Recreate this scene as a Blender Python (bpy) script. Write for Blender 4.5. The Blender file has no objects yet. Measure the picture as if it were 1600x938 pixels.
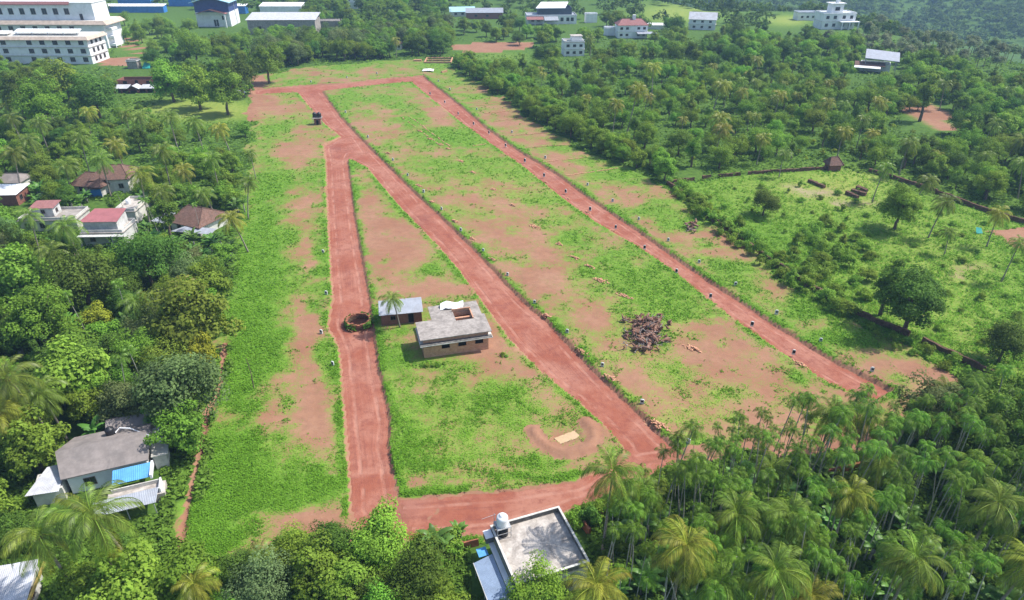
import bpy, bmesh, math, random
import numpy as np
from mathutils import Vector, Matrix

# ------------------------------------------------------------------ camera, sky, sun, exposure
S = bpy.context.scene
CAM_H, FPX, PITCH = 70.0, 1067.0, math.radians(30)
cam = bpy.data.cameras.new('camera'); cam_o = bpy.data.objects.new('camera', cam)
S.collection.objects.link(cam_o); S.camera = cam_o
cam.sensor_width = 36; cam.lens = 36 * FPX / 1600; cam.clip_start = 1; cam.clip_end = 6000
cam_o.location = (0, 0, CAM_H); cam_o.rotation_euler = (math.radians(60), 0, 0)

SUN_EL, SUN_AZ = math.radians(54), math.radians(76)      # azimuth clockwise from +Y (the view direction)
W = bpy.data.worlds.new('World'); S.world = W; W.use_nodes = True
wn = W.node_tree.nodes; wl = W.node_tree.links
sky = wn.new('ShaderNodeTexSky'); sky.sky_type = 'NISHITA'; sky.sun_disc = False
sky.sun_elevation = SUN_EL; sky.sun_rotation = SUN_AZ
sky.air_density = 1.0; sky.dust_density = 1.5; sky.ozone_density = 1.0
wn['Background'].inputs[1].default_value = 0.15
wl.new(sky.outputs[0], wn['Background'].inputs[0])
sun = bpy.data.lights.new('sun', 'SUN'); sun.energy = 4.2; sun.angle = math.radians(0.6); sun.color = (1, .955, .89)
sun_o = bpy.data.objects.new('sun', sun); S.collection.objects.link(sun_o)
sd = Vector((math.sin(SUN_AZ) * math.cos(SUN_EL), math.cos(SUN_AZ) * math.cos(SUN_EL), math.sin(SUN_EL)))
sun_o.rotation_euler = sd.to_track_quat('Z', 'Y').to_euler(); sun_o.location = (60, 60, 120)
S.view_settings.view_transform = 'Standard'; S.view_settings.look = 'None'
S.view_settings.exposure = 0.58; S.view_settings.gamma = 1.0
S.view_settings.use_curve_mapping = False
cy = S.cycles
cy.max_bounces = 5; cy.diffuse_bounces = 2; cy.glossy_bounces = 2; cy.transmission_bounces = 3
cy.transparent_max_bounces = 4; cy.volume_bounces = 0; cy.use_denoising = True
cy.caustics_reflective = False; cy.caustics_refractive = False

random.seed(7); RNG = np.random.default_rng(11)
C = S.collection

# ------------------------------------------------------------------ helpers: surveying, noise, meshes
SP, CP = math.sin(PITCH), math.cos(PITCH)
def P(x, y, z=0.0):
    """ground position (at height z) of a point surveyed on the photograph"""
    u = (x - 800) / FPX; v = (469 - y) / FPX
    t = (z - CAM_H) / (v * CP - SP)
    return Vector((u * t, (v * SP + CP) * t, z))
def proj(X, Y, Z=0.0):
    d = np.maximum(Y * CP + (CAM_H - Z) * SP, 1e-3)
    return 800 + FPX * X / d, 469 - FPX * (Y * SP - (CAM_H - Z) * CP) / d, d
def scale_at(x, y):                                        # photo pixels per metre on the ground there
    return FPX * (SP - (469 - y) / FPX * CP) / CAM_H

def _h(ix, iy, s):
    n = (ix.astype(np.int64) * 374761393 + iy.astype(np.int64) * 668265263 + s * 982451653) & 0x7fffffff
    n = ((n ^ (n >> 13)) * 1274126177) & 0x7fffffff
    return ((n ^ (n >> 16)) & 0xffff) / 65535.0
def vnoise(x, y, s=0):
    x = np.asarray(x, float); y = np.asarray(y, float)
    ix, iy = np.floor(x), np.floor(y); fx, fy = x - ix, y - iy
    fx = fx * fx * (3 - 2 * fx); fy = fy * fy * (3 - 2 * fy)
    a, b = _h(ix, iy, s), _h(ix + 1, iy, s); c, d = _h(ix, iy + 1, s), _h(ix + 1, iy + 1, s)
    return (a * (1 - fx) + b * fx) * (1 - fy) + (c * (1 - fx) + d * fx) * fy
def fbm(x, y, s=0, o=3):
    r = 0; a = .5; t = 0
    for i in range(o):
        r = r + a * vnoise(x * 2**i, y * 2**i, s + i * 7); t += a; a *= .5
    return r / t
def sstep(a, b, x):
    t = np.clip((x - a) / (b - a), 0, 1); return t * t * (3 - 2 * t)
def inside(poly, X, Y):
    r = np.zeros(np.shape(X), bool); n = len(poly)
    for i in range(n):
        x0, y0 = poly[i][:2]; x1, y1 = poly[(i + 1) % n][:2]
        if y0 == y1: continue
        c = ((y0 > Y) != (y1 > Y)) & (X < (x1 - x0) * (Y - y0) / (y1 - y0) + x0); r ^= c
    return r
def seg_dist(pts, X, Y, closed=False):
    d = np.full(np.shape(X), 1e9); n = len(pts)
    for i in range(n if closed else n - 1):
        ax, ay = pts[i][:2]; bx, by = pts[(i + 1) % n][:2]
        vx, vy = bx - ax, by - ay; L = vx * vx + vy * vy + 1e-9
        t = np.clip(((X - ax) * vx + (Y - ay) * vy) / L, 0, 1)
        d = np.minimum(d, np.hypot(X - ax - t * vx, Y - ay - t * vy))
    return d
def wp(pts): return [tuple(P(x, y))[:2] for x, y in pts]

def mesh_np(name, V, F, mats, midx=None, tone=None, smooth=False, attrs=None):
    """V (n,3), F (m,3|4) one face size, or list of such arrays"""
    me = bpy.data.meshes.new(name); V = np.asarray(V, np.float32)
    Fs = F if isinstance(F, list) else [F]; Fs = [np.asarray(f, np.int32) for f in Fs if len(f)]
    me.vertices.add(len(V)); me.vertices.foreach_set('co', V.ravel())
    loops = np.concatenate([f.ravel() for f in Fs]); tot = np.concatenate([np.full(len(f), f.shape[1], np.int32) for f in Fs])
    start = np.concatenate([[0], np.cumsum(tot)[:-1]]).astype(np.int32)
    me.loops.add(len(loops)); me.loops.foreach_set('vertex_index', loops)
    me.polygons.add(len(tot)); me.polygons.foreach_set('loop_start', start)
    for m in (mats if isinstance(mats, (list, tuple)) else [mats]): me.materials.append(m)
    if midx is not None: me.polygons.foreach_set('material_index', np.asarray(midx, np.int32))
    if smooth: me.polygons.foreach_set('use_smooth', np.ones(len(tot), bool))
    for k, v in (attrs or {}).items():
        a = me.attributes.new(k, 'FLOAT', 'POINT'); a.data.foreach_set('value', np.asarray(v, np.float32))
    if tone is not None:
        a = me.attributes.new('tone', 'FLOAT', 'POINT'); a.data.foreach_set('value', np.asarray(tone, np.float32))
    me.update(calc_edges=True); me.validate(); return me

class MB:
    """collects boxes, tubes and sheets into ONE mesh"""
    def __init__(s): s.v = []; s.f = []; s.m = []
    def poly(s, pts, faces, m=0):
        o = len(s.v); s.v += [tuple(p) for p in pts]; s.f += [tuple(i + o for i in f) for f in faces]; s.m += [m] * len(faces)
        return s
    def box(s, x0, x1, y0, y1, z0, z1, m=0):
        return s.poly([(x0,y0,z0),(x1,y0,z0),(x1,y1,z0),(x0,y1,z0),(x0,y0,z1),(x1,y0,z1),(x1,y1,z1),(x0,y1,z1)],
                      [(0,3,2,1),(4,5,6,7),(0,1,5,4),(1,2,6,5),(2,3,7,6),(3,0,4,7)], m)
    def tube(s, pts, rad, n=7, m=0, cap=True):
        pts = [Vector(p) for p in pts]; rings = []
        for i, p in enumerate(pts):
            d = (pts[min(i + 1, len(pts) - 1)] - pts[max(i - 1, 0)]).normalized()
            a = d.orthogonal().normalized() if abs(d.z) < .95 else Vector((1, 0, 0)); a = (a - d * a.dot(d)).normalized(); b = d.cross(a)
            r = rad[i] if isinstance(rad, (list, tuple)) else rad
            rings.append([p + (a * math.cos(2*math.pi*k/n) + b * math.sin(2*math.pi*k/n)) * r for k in range(n)])
        V = [q for r in rings for q in r]; F = []
        for i in range(len(rings) - 1):
            for k in range(n): F.append((i*n+k, i*n+(k+1) % n, (i+1)*n+(k+1) % n, (i+1)*n+k))
        if cap: F.append(tuple(range(n - 1, -1, -1))); F.append(tuple((len(rings)-1)*n + k for k in range(n)))
        return s.poly(V, F, m)
    def lathe(s, prof, n=14, c=(0, 0, 0), m=0):
        V = [(c[0] + r*math.cos(2*math.pi*k/n), c[1] + r*math.sin(2*math.pi*k/n), c[2] + z) for r, z in prof for k in range(n)]
        F = [(i*n+k, i*n+(k+1) % n, (i+1)*n+(k+1) % n, (i+1)*n+k) for i in range(len(prof)-1) for k in range(n)]
        F.append(tuple((len(prof)-1)*n + k for k in range(n)))
        return s.poly(V, F, m)
    def prism(s, pts, z0, z1, m=0):
        n = len(pts); V = [(p[0], p[1], z0) for p in pts] + [(p[0], p[1], z1) for p in pts]
        F = [tuple(range(n-1, -1, -1)), tuple(range(n, 2*n))] + [(k, (k+1) % n, n+(k+1) % n, n+k) for k in range(n)]
        return s.poly(V, F, m)
    def mesh(s, name, mats, smooth=False):
        me = bpy.data.meshes.new(name); me.from_pydata(s.v, [], s.f)
        for m in (mats if isinstance(mats, (list, tuple)) else [mats]): me.materials.append(m)
        me.polygons.foreach_set('material_index', s.m)
        if smooth: me.polygons.foreach_set('use_smooth', [True] * len(s.f))
        me.update(); return me

def link(name, me, parent=None, loc=None, rz=0.0, color=None):
    o = bpy.data.objects.new(name, me); C.objects.link(o)
    if parent: o.parent = parent
    if loc is not None: o.location = loc
    if rz: o.rotation_euler = (0, 0, rz)
    if color: o.color = (*color, 1)
    return o
def tag(o, label, cat=None, group=None, kind=None):
    o['label'] = label
    if cat: o['category'] = cat
    if group: o['group'] = group
    if kind: o['kind'] = kind
    return o
def struct(o, label=None):
    o['kind'] = 'structure'
    if label: o['label'] = label
    return o
def copy_tree(o, parent=None):
    c = o.copy(); C.objects.link(c); c.parent = parent
    for ch in o.children: copy_tree(ch, c)
    return c
ORD = ['first','second','third','fourth','fifth','sixth','seventh','eighth','ninth','tenth','eleventh','twelfth','thirteenth','fourteenth',
       'fifteenth','sixteenth','seventeenth','eighteenth','nineteenth','twentieth','twenty-first','twenty-second','twenty-third','twenty-fourth',
       'twenty-fifth','twenty-sixth','twenty-seventh','twenty-eighth','twenty-ninth','thirtieth']

# ------------------------------------------------------------------ materials
class NT:
    def __init__(s, name):
        s.m = bpy.data.materials.new(name); s.m.use_nodes = True; s.t = s.m.node_tree; s.n = s.t.nodes; s.l = s.t.links
        s.b = s.n['Principled BSDF']; s.out = s.n['Material Output']
    def node(s, t, **k):
        n = s.n.new(t)
        for a, v in k.items(): setattr(n, a, v)
        return n
    def put(s, v, sock):
        if isinstance(v, bpy.types.NodeSocket): s.l.new(v, sock)
        else: sock.default_value = v if not (isinstance(v, tuple) and len(v) == 3 and sock.type == 'RGBA') else (*v, 1)
    def math(s, op, a, b=0.0, c=None, clamp=False):
        n = s.node('ShaderNodeMath', operation=op, use_clamp=clamp); s.put(a, n.inputs[0]); s.put(b, n.inputs[1])
        if c is not None: s.put(c, n.inputs[2])
        return n.outputs[0]
    def mix(s, f, a, b, mode='MIX'):
        n = s.node('ShaderNodeMix', data_type='RGBA', blend_type=mode); s.put(f, n.inputs[0]); s.put(a, n.inputs[6]); s.put(b, n.inputs[7]); return n.outputs[2]
    def attr(s, name): return s.node('ShaderNodeAttribute', attribute_name=name).outputs['Fac']
    def pos(s): return s.node('ShaderNodeNewGeometry').outputs['Position']
    def obj(s): return s.node('ShaderNodeTexCoord').outputs['Object']
    def noise(s, vec, scale, detail=4.0, rough=.55, dist=0.0):
        n = s.node('ShaderNodeTexNoise'); s.l.new(vec, n.inputs['Vector']); n.inputs['Scale'].default_value = scale
        n.inputs['Detail'].default_value = detail; n.inputs['Roughness'].default_value = rough; n.inputs['Distortion'].default_value = dist; return n.outputs['Fac']
    def ramp(s, v, a, b, lo=0.0, hi=1.0):
        n = s.node('ShaderNodeMapRange', interpolation_type='SMOOTHSTEP'); s.put(v, n.inputs[0])
        n.inputs[1].default_value = a; n.inputs[2].default_value = b; n.inputs[3].default_value = lo; n.inputs[4].default_value = hi; return n.outputs[0]
    def bump(s, h, strength=.5, dist=.1):
        n = s.node('ShaderNodeBump'); s.put(h, n.inputs['Height']); n.inputs['Strength'].default_value = strength; n.inputs['Distance'].default_value = dist
        s.l.new(n.outputs[0], s.b.inputs['Normal'])
    def base(s, col, rough=.8, spec=.25, metal=0.0):
        s.put(col, s.b.inputs['Base Color']); s.b.inputs['Roughness'].default_value = rough
        s.b.inputs['Specular IOR Level'].default_value = spec; s.b.inputs['Metallic'].default_value = metal; return s.m

def plain(name, col, rough=.7, spec=.3, var=.25, scale=1.2, metal=0.0, dirt=None, dirt_amt=.5, dirt_scale=.5):
    """painted or weathered surface: colour with fine mottling and patches of grime"""
    t = NT(name); p = t.obj(); n = t.noise(p, scale, 6, .65)
    c = t.mix(t.ramp(n, .3, .7), tuple(x * (1 - var) for x in col), tuple(min(1, x * (1 + var * .6)) for x in col))
    if dirt:
        c = t.mix(t.math('MULTIPLY', t.ramp(t.noise(p, dirt_scale, 8, .7, .6), .42, .68), dirt_amt), c, dirt)
    return t.base(c, rough, spec, metal)

M = {}
def mk_ground():
    t = NT('laterite_ground'); p = t.pos()
    veg, dry, wild, pale = t.attr('veg'), t.attr('dry'), t.attr('wild'), t.attr('pale')
    n1, n2, n3 = t.noise(p, .09, 5, .6, .3), t.noise(p, .7, 6, .65), t.noise(p, 3.2, 4, .7)
    soil = t.mix(t.ramp(n1, .3, .7), (.27, .132, .078), (.325, .18, .112))
    soil = t.mix(t.ramp(n2, .35, .75, 0, .6), soil, (.215, .105, .074))
    soil = t.mix(t.ramp(n3, .55, .8, 0, .45), soil, (.39, .235, .165))
    soil = t.mix(t.math('MULTIPLY', pale, .9), soil, (.40, .34, .27))
    lush = t.mix(t.ramp(n2, .3, .7), (.072, .165, .016), (.155, .275, .034))
    lush = t.mix(t.ramp(n3, .5, .75, 0, .55), lush, (.05, .13, .014))
    yel = t.mix(t.ramp(n2, .3, .7), (.17, .24, .04), (.27, .30, .07))
    grass = t.mix(dry, lush, yel)
    dark = t.mix(t.ramp(n2, .3, .7), (.045, .095, .016), (.09, .165, .026))
    grass = t.mix(wild, grass, dark)
    k = t.math('ADD', veg, t.math('ADD', t.math('MULTIPLY', t.math('SUBTRACT', n2, .5), .9), t.math('MULTIPLY', t.math('SUBTRACT', n3, .5), 1.3)))
    f = t.ramp(k, .20, .86)
    t.bump(t.math('ADD', t.math('MULTIPLY', n3, .5), n2), .5, .12)
    return t.base(t.mix(f, soil, grass), .95, .1)
M['ground'] = mk_ground()
def mk_road():
    t = NT('red_laterite_road'); p = t.pos(); e = t.attr('edge'); al = t.attr('along')
    n1, n2, n3 = t.noise(p, .12, 5, .6, .5), t.noise(p, .9, 6, .7), t.noise(p, 5, 3, .7)
    c = t.mix(t.ramp(n1, .35, .65), (.275, .09, .056), (.35, .155, .108))
    c = t.mix(t.ramp(n2, .42, .72, 0, .65), c, (.195, .06, .044))
    c = t.mix(t.ramp(n3, .55, .8, 0, .4), c, (.385, .185, .135))
    cv = t.node('ShaderNodeCombineXYZ'); t.put(t.math('MULTIPLY', e, 1.1), cv.inputs[0]); t.put(t.math('MULTIPLY', al, .04), cv.inputs[1])
    rut = t.noise(cv.outputs[0], 1.3, 4, .6)
    c = t.mix(t.ramp(rut, .54, .7, 0, .4), c, (.175, .06, .047))
    c = t.mix(t.ramp(rut, .44, .28, 0, .35), c, (.40, .20, .145))
    c = t.mix(t.ramp(t.noise(p, .06, 4, .6, .8), .55, .75, 0, .55), c, (.19, .075, .064))
    trk = t.math('MULTIPLY', t.ramp(t.math('ABSOLUTE', t.math('SUBTRACT', t.math('ADD', e, t.math('MULTIPLY', n1, .9)), 2.0)), .42, .1), t.ramp(t.noise(p, .35, 4, .6), .38, .62))
    c = t.mix(t.math('MULTIPLY', trk, .5), c, (.43, .225, .165))
    c = t.mix(t.math('MULTIPLY', t.ramp(t.math('ADD', e, t.math('MULTIPLY', n2, .9)), .85, .3), .55), c, (.235, .10, .062))
    t.bump(t.math('SUBTRACT', t.math('ADD', n3, t.math('MULTIPLY', rut, 1.2)), trk), .6, .1)
    return t.base(c, .95, .12)
M['road'] = mk_road()
def mk_leaf(name, trans=.28, rough=.5, spec=.3, hue=.02):
    t = NT(name); oi = t.node('ShaderNodeObjectInfo'); tone = t.attr('tone')
    hs = t.node('ShaderNodeHueSaturation')
    t.put(t.math('MULTIPLY_ADD', oi.outputs['Random'], hue * 2, .5 - hue), hs.inputs['Hue'])
    hs.inputs['Saturation'].default_value = 1.0
    t.put(t.math('MULTIPLY', t.math('MULTIPLY_ADD', tone, 1.0, .5), t.math('MULTIPLY_ADD', oi.outputs['Random'], .35, .83)), hs.inputs['Value'])
    t.put(oi.outputs['Color'], hs.inputs['Color'])
    c = t.mix(t.ramp(tone, .75, 1.0, 0, .35), hs.outputs[0], t.mix(.5, hs.outputs[0], (.16, .20, .03)))
    t.base(c, rough, spec)
    tr = t.node('ShaderNodeBsdfTranslucent'); t.put(t.mix(.5, c, t.mix(1, c, (1.2, 1.35, .5), 'MULTIPLY')), tr.inputs[0])
    mx = t.node('ShaderNodeMixShader'); mx.inputs[0].default_value = trans
    t.l.new(t.b.outputs[0], mx.inputs[1]); t.l.new(tr.outputs[0], mx.inputs[2]); t.l.new(mx.outputs[0], t.out.inputs[0]); return t.m
M['leaf'] = mk_leaf('leaf', .36, .65, .08); M['frond'] = mk_leaf('palm_frond', .36, .42, .28, .012)
M['grass'] = mk_leaf('weed_leaf', .3, .7, .08, .0)
M['bark'] = plain('bark', (.16, .12, .09), .9, .1, .4, 3)
M['palm_bark'] = plain('palm_bark', (.27, .235, .2), .9, .1, .35, 4)
M['areca_bark'] = plain('areca_bark', (.33, .32, .28), .85, .15, .3, 4)
M['nut'] = plain('coconut_husk', (.26, .19, .05), .7, .3, .3, 4)
M['white'] = plain('white_wall', (.78, .79, .80), .75, .3, .06, .6, dirt=(.42, .42, .40), dirt_amt=.35, dirt_scale=.25)
M['white2'] = plain('white_sheet', (.82, .83, .84), .6, .3, .08, .8)
M['old_white'] = plain('weathered_white_wall', (.60, .60, .58), .85, .2, .15, .9, dirt=(.26, .25, .22), dirt_amt=.65, dirt_scale=.5)
M['cream'] = plain('cream_wall', (.62, .60, .55), .8, .25, .15, .8, dirt=(.3, .29, .26), dirt_amt=.5)
M['tan'] = plain('tan_eave', (.50, .40, .32), .8, .2, .2, .5)
M['concrete'] = plain('weathered_concrete', (.345, .31, .28), .9, .15, .25, 1.4, dirt=(.17, .15, .135), dirt_amt=.75, dirt_scale=.45)
M['concrete2'] = plain('pale_concrete', (.50, .455, .41), .9, .15, .22, 1.6, dirt=(.23, .20, .175), dirt_amt=.8, dirt_scale=.6)
M['dark_concrete'] = plain('mossy_concrete', (.14, .135, .125), .95, .1, .4, 2, dirt=(.33, .31, .29), dirt_amt=.6, dirt_scale=1.2)
M['render'] = plain('grey_roof_render', (.245, .215, .20), .9, .15, .18, .8, dirt=(.13, .12, .115), dirt_amt=.6, dirt_scale=.28)
M['metal'] = plain('grey_metal_sheet', (.33, .355, .40), .5, .4, .15, .8, .0, dirt=(.27, .26, .27), dirt_amt=.5)
M['metal_blue'] = plain('blue_grey_sheet', (.27, .35, .48), .45, .4, .12, .8, dirt=(.17, .2, .26), dirt_amt=.4)
M['asbestos'] = plain('pale_roof_sheet', (.50, .51, .54), .8, .2, .14, .8, dirt=(.32, .31, .31), dirt_amt=.6)
M['blue'] = plain('blue_sheet', (.04, .20, .55), .5, .4, .15, .6)
M['navy'] = plain('navy_cladding', (.045, .07, .20), .6, .3, .2, .6)
M['sky_blue'] = plain('sky_blue_sheet', (.10, .33, .62), .5, .4, .15, 1)
M['pale_blue'] = plain('pale_blue_roof', (.38, .60, .72), .55, .4, .1, .6)
M['dark_blue'] = plain('dark_slate_cladding', (.06, .08, .11), .6, .3, .2, .6)
M['red_sheet'] = plain('red_roof_sheet', (.32, .115, .12), .55, .35, .15, .7)
M['pink_red'] = plain('faded_red_tile', (.28, .13, .12), .8, .2, .2, 1.2)
def mk_brick(name, c1, c2, mortar, bw, bh):
    t = NT(name); p = t.obj(); sep = t.node('ShaderNodeSeparateXYZ'); t.l.new(p, sep.inputs[0]); cv = t.node('ShaderNodeCombineXYZ')
    t.put(t.math('ADD', sep.outputs[0], sep.outputs[1]), cv.inputs[0]); t.l.new(sep.outputs[2], cv.inputs[1])
    b = t.node('ShaderNodeTexBrick'); t.l.new(cv.outputs[0], b.inputs['Vector']); b.inputs['Scale'].default_value = 1
    for i, c in ((1, c1), (2, c2), (3, mortar)): b.inputs[i].default_value = (*c, 1)
    b.inputs['Mortar Size'].default_value = .018; b.inputs['Brick Width'].default_value = bw; b.inputs['Row Height'].default_value = bh
    n = t.noise(p, 2.0, 6, .7); c = t.mix(t.ramp(n, .4, .75, 0, .55), b.outputs[0], tuple(x * .5 for x in c1))
    t.bump(b.outputs['Fac'], -.4, .03); return t.base(c, .9, .12)
M['laterite'] = mk_brick('laterite_block_wall', (.52, .25, .145), (.60, .34, .22), (.52, .37, .27), .38, .21)
M['old_brick'] = mk_brick('old_brick_wall', (.26, .10, .075), (.30, .13, .10), (.2, .13, .1), .4, .22)
M['stone'] = plain('cut_laterite_stone', (.54, .29, .18), .9, .1, .3, 6)
M['wall_red'] = plain('laterite_compound_wall', (.34, .13, .075), .9, .1, .35, 1.2, dirt=(.12, .08, .06), dirt_amt=.6)
M['wall_dark'] = plain('mossy_laterite_wall', (.15, .085, .06), .95, .1, .4, 1.5, dirt=(.06, .075, .04), dirt_amt=.6)
M['tile'] = plain('old_clay_tile', (.18, .105, .082), .9, .15, .35, 2.2, dirt=(.10, .075, .06), dirt_amt=.6)
M['glass'] = plain('dark_window_glass', (.02, .023, .028), .15, .6, .2, 1)
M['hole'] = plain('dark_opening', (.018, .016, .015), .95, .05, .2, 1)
M['frame_brown'] = plain('window_frame_brown', (.16, .12, .10), .7, .3, .2, 2)
M['steel'] = plain('grey_steel', (.38, .39, .40), .5, .4, .2, 3)
M['black'] = plain('black_plastic', (.02, .021, .025), .45, .4, .2, 2)
M['pwhite'] = plain('white_plastic', (.8, .81, .82), .45, .4, .05, 2)
M['marker'] = plain('whitewashed_stone', (.62, .63, .63), .85, .2, .2, 5)
M['marker_black'] = plain('black_stone', (.03, .03, .034), .8, .2, .3, 5)
M['log'] = plain('dead_root_wood', (.24, .12, .08), .95, .1, .45, 3, dirt=(.3, .24, .2), dirt_amt=.7, dirt_scale=1.5)
M['log_grey'] = plain('bleached_wood', (.34, .30, .27), .95, .1, .35, 3)
def mk_water():
    t = NT('muddy_water'); n = t.noise(t.pos(), 2, 3); m = t.base(t.mix(t.ramp(n, .3, .7), (.46, .325, .185), (.50, .36, .21)), .12, .4); return m
M['water'] = mk_water()
M['teal'] = plain('teal_sheet', (.03, .33, .28), .6, .3, .2, 2)
M['tarp'] = plain('white_tarpaulin', (.80, .81, .82), .55, .35, .05, 1)
M['yellow'] = plain('yellow_trim', (.50, .36, .10), .7, .3, .2, 1)
M['tyre'] = plain('tyre_rubber', (.02, .02, .02), .8, .2, .1, 4)
M['carpaint'] = plain('white_car_paint', (.8, .8, .81), .25, .5, .02, 1)

# ------------------------------------------------------------------ the setting: roads, field, terrain
R_A = [(506,226),(510,250),(511,300),(514,360),(518,430),(521,468),(514,500),(514,512),(522,525),(530,542),(536,607),(541,680),(548,760),(549,800),(560,822),
       (600,838),(640,832),(622,782),(615,740),(606,692),(609,655),(600,612),(590,570),(584,520),(580,490),(577,468),(569,420),(561,380),(553,330),(546,275),(543,248),(548,238),
       (575,236),(556,210),(533,212)]
R_B = [(464,142),(488,170),(508,193),(533,212),(506,228),(510,246),(545,246),(575,261),(600,291),(622,317),(650,347),(682,378),(720,422),(760,476),(800,530),(850,580),(900,622),
       (940,656),(972,690),(985,720),(1065,707),(1020,664),(980,625),(940,588),(885,531),(856,500),(830,479),(790,440),(740,386),(700,347),(640,291),(590,241),(560,211),(532,181),(503,141)]
R_C = [(640,124),(670,149),(720,189),(770,225),(820,260),(880,309),(930,344),(1000,385),(1060,426),(1110,466),(1175,516),(1250,566),(1300,598),(1368,622),(1394,608),(1300,559),
       (1210,504),(1130,450),(1060,404),(1000,360),(930,314),(870,270),(800,227),(760,198),(730,172),(700,148),(661,118)]
R_D = [(398,139),(470,132),(540,129),(600,122),(661,117),(672,127),(640,127),(560,135),(502,142),(464,144),(398,147)]
R_E = [(560,824),(620,779),(700,774),(800,766),(900,752),(950,722),(1000,700),(1068,706),(1010,742),(935,778),(870,802),(762,832),(690,838),(610,840)]
ROADS = [wp(r) for r in (R_A, R_B, R_C, R_D, R_E)]
FIELD_PX = [(395,120),(480,105),(640,92),(700,100),(745,130),(850,200),(950,255),(1040,290),(1130,360),(1210,420),(1300,480),(1420,540),(1500,585),(1480,600),(1430,640),(1400,668),
            (1340,672),(1200,694),(1080,712),(1000,740),(930,780),(900,800),(770,850),(640,850),(540,830),(440,850),(380,880),(275,890),(290,800),(330,650),(345,560),(365,430),(385,300),(392,200)]
EAST_PX = [(1040,290),(1180,272),(1310,266),(1350,275),(1420,300),(1600,345),(1640,360),(1640,615),(1500,585),(1420,540),(1300,480),(1210,420),(1130,360)]
FIELD, EAST = wp(FIELD_PX), wp(EAST_PX)
CUT = wp([(352,535),(345,600),(322,655),(307,730),(287,820),(278,892)])
BERM = wp([(833,672),(843,687),(855,697),(873,706),(899,707),(921,699),(930,685),(927,669),(914,660)])
POND = wp([(866,683),(897,671),(908,681),(876,692)])
WELL = P(560, 503)
BARE = [wp(q) for q in ([(1405,165),(1430,158),(1490,185),(1485,205),(1465,203)], [(705,72),(760,66),(835,66),(830,75),(770,82),(708,80)], [(1540,362),(1600,352),(1640,370),(1640,395),(1590,385)],
                        [(1075,705),(1200,690),(1340,668),(1400,680),(1390,705),(1300,705),(1090,720)], [(390,120),(415,118),(410,150),(395,190),(388,190)], [(160,92),(215,88),(210,103),(150,103)],
                        [(1040,705),(1120,688),(1140,700),(1040,730)])]
TRACK = wp([(190,55),(205,70),(222,85)])
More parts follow.
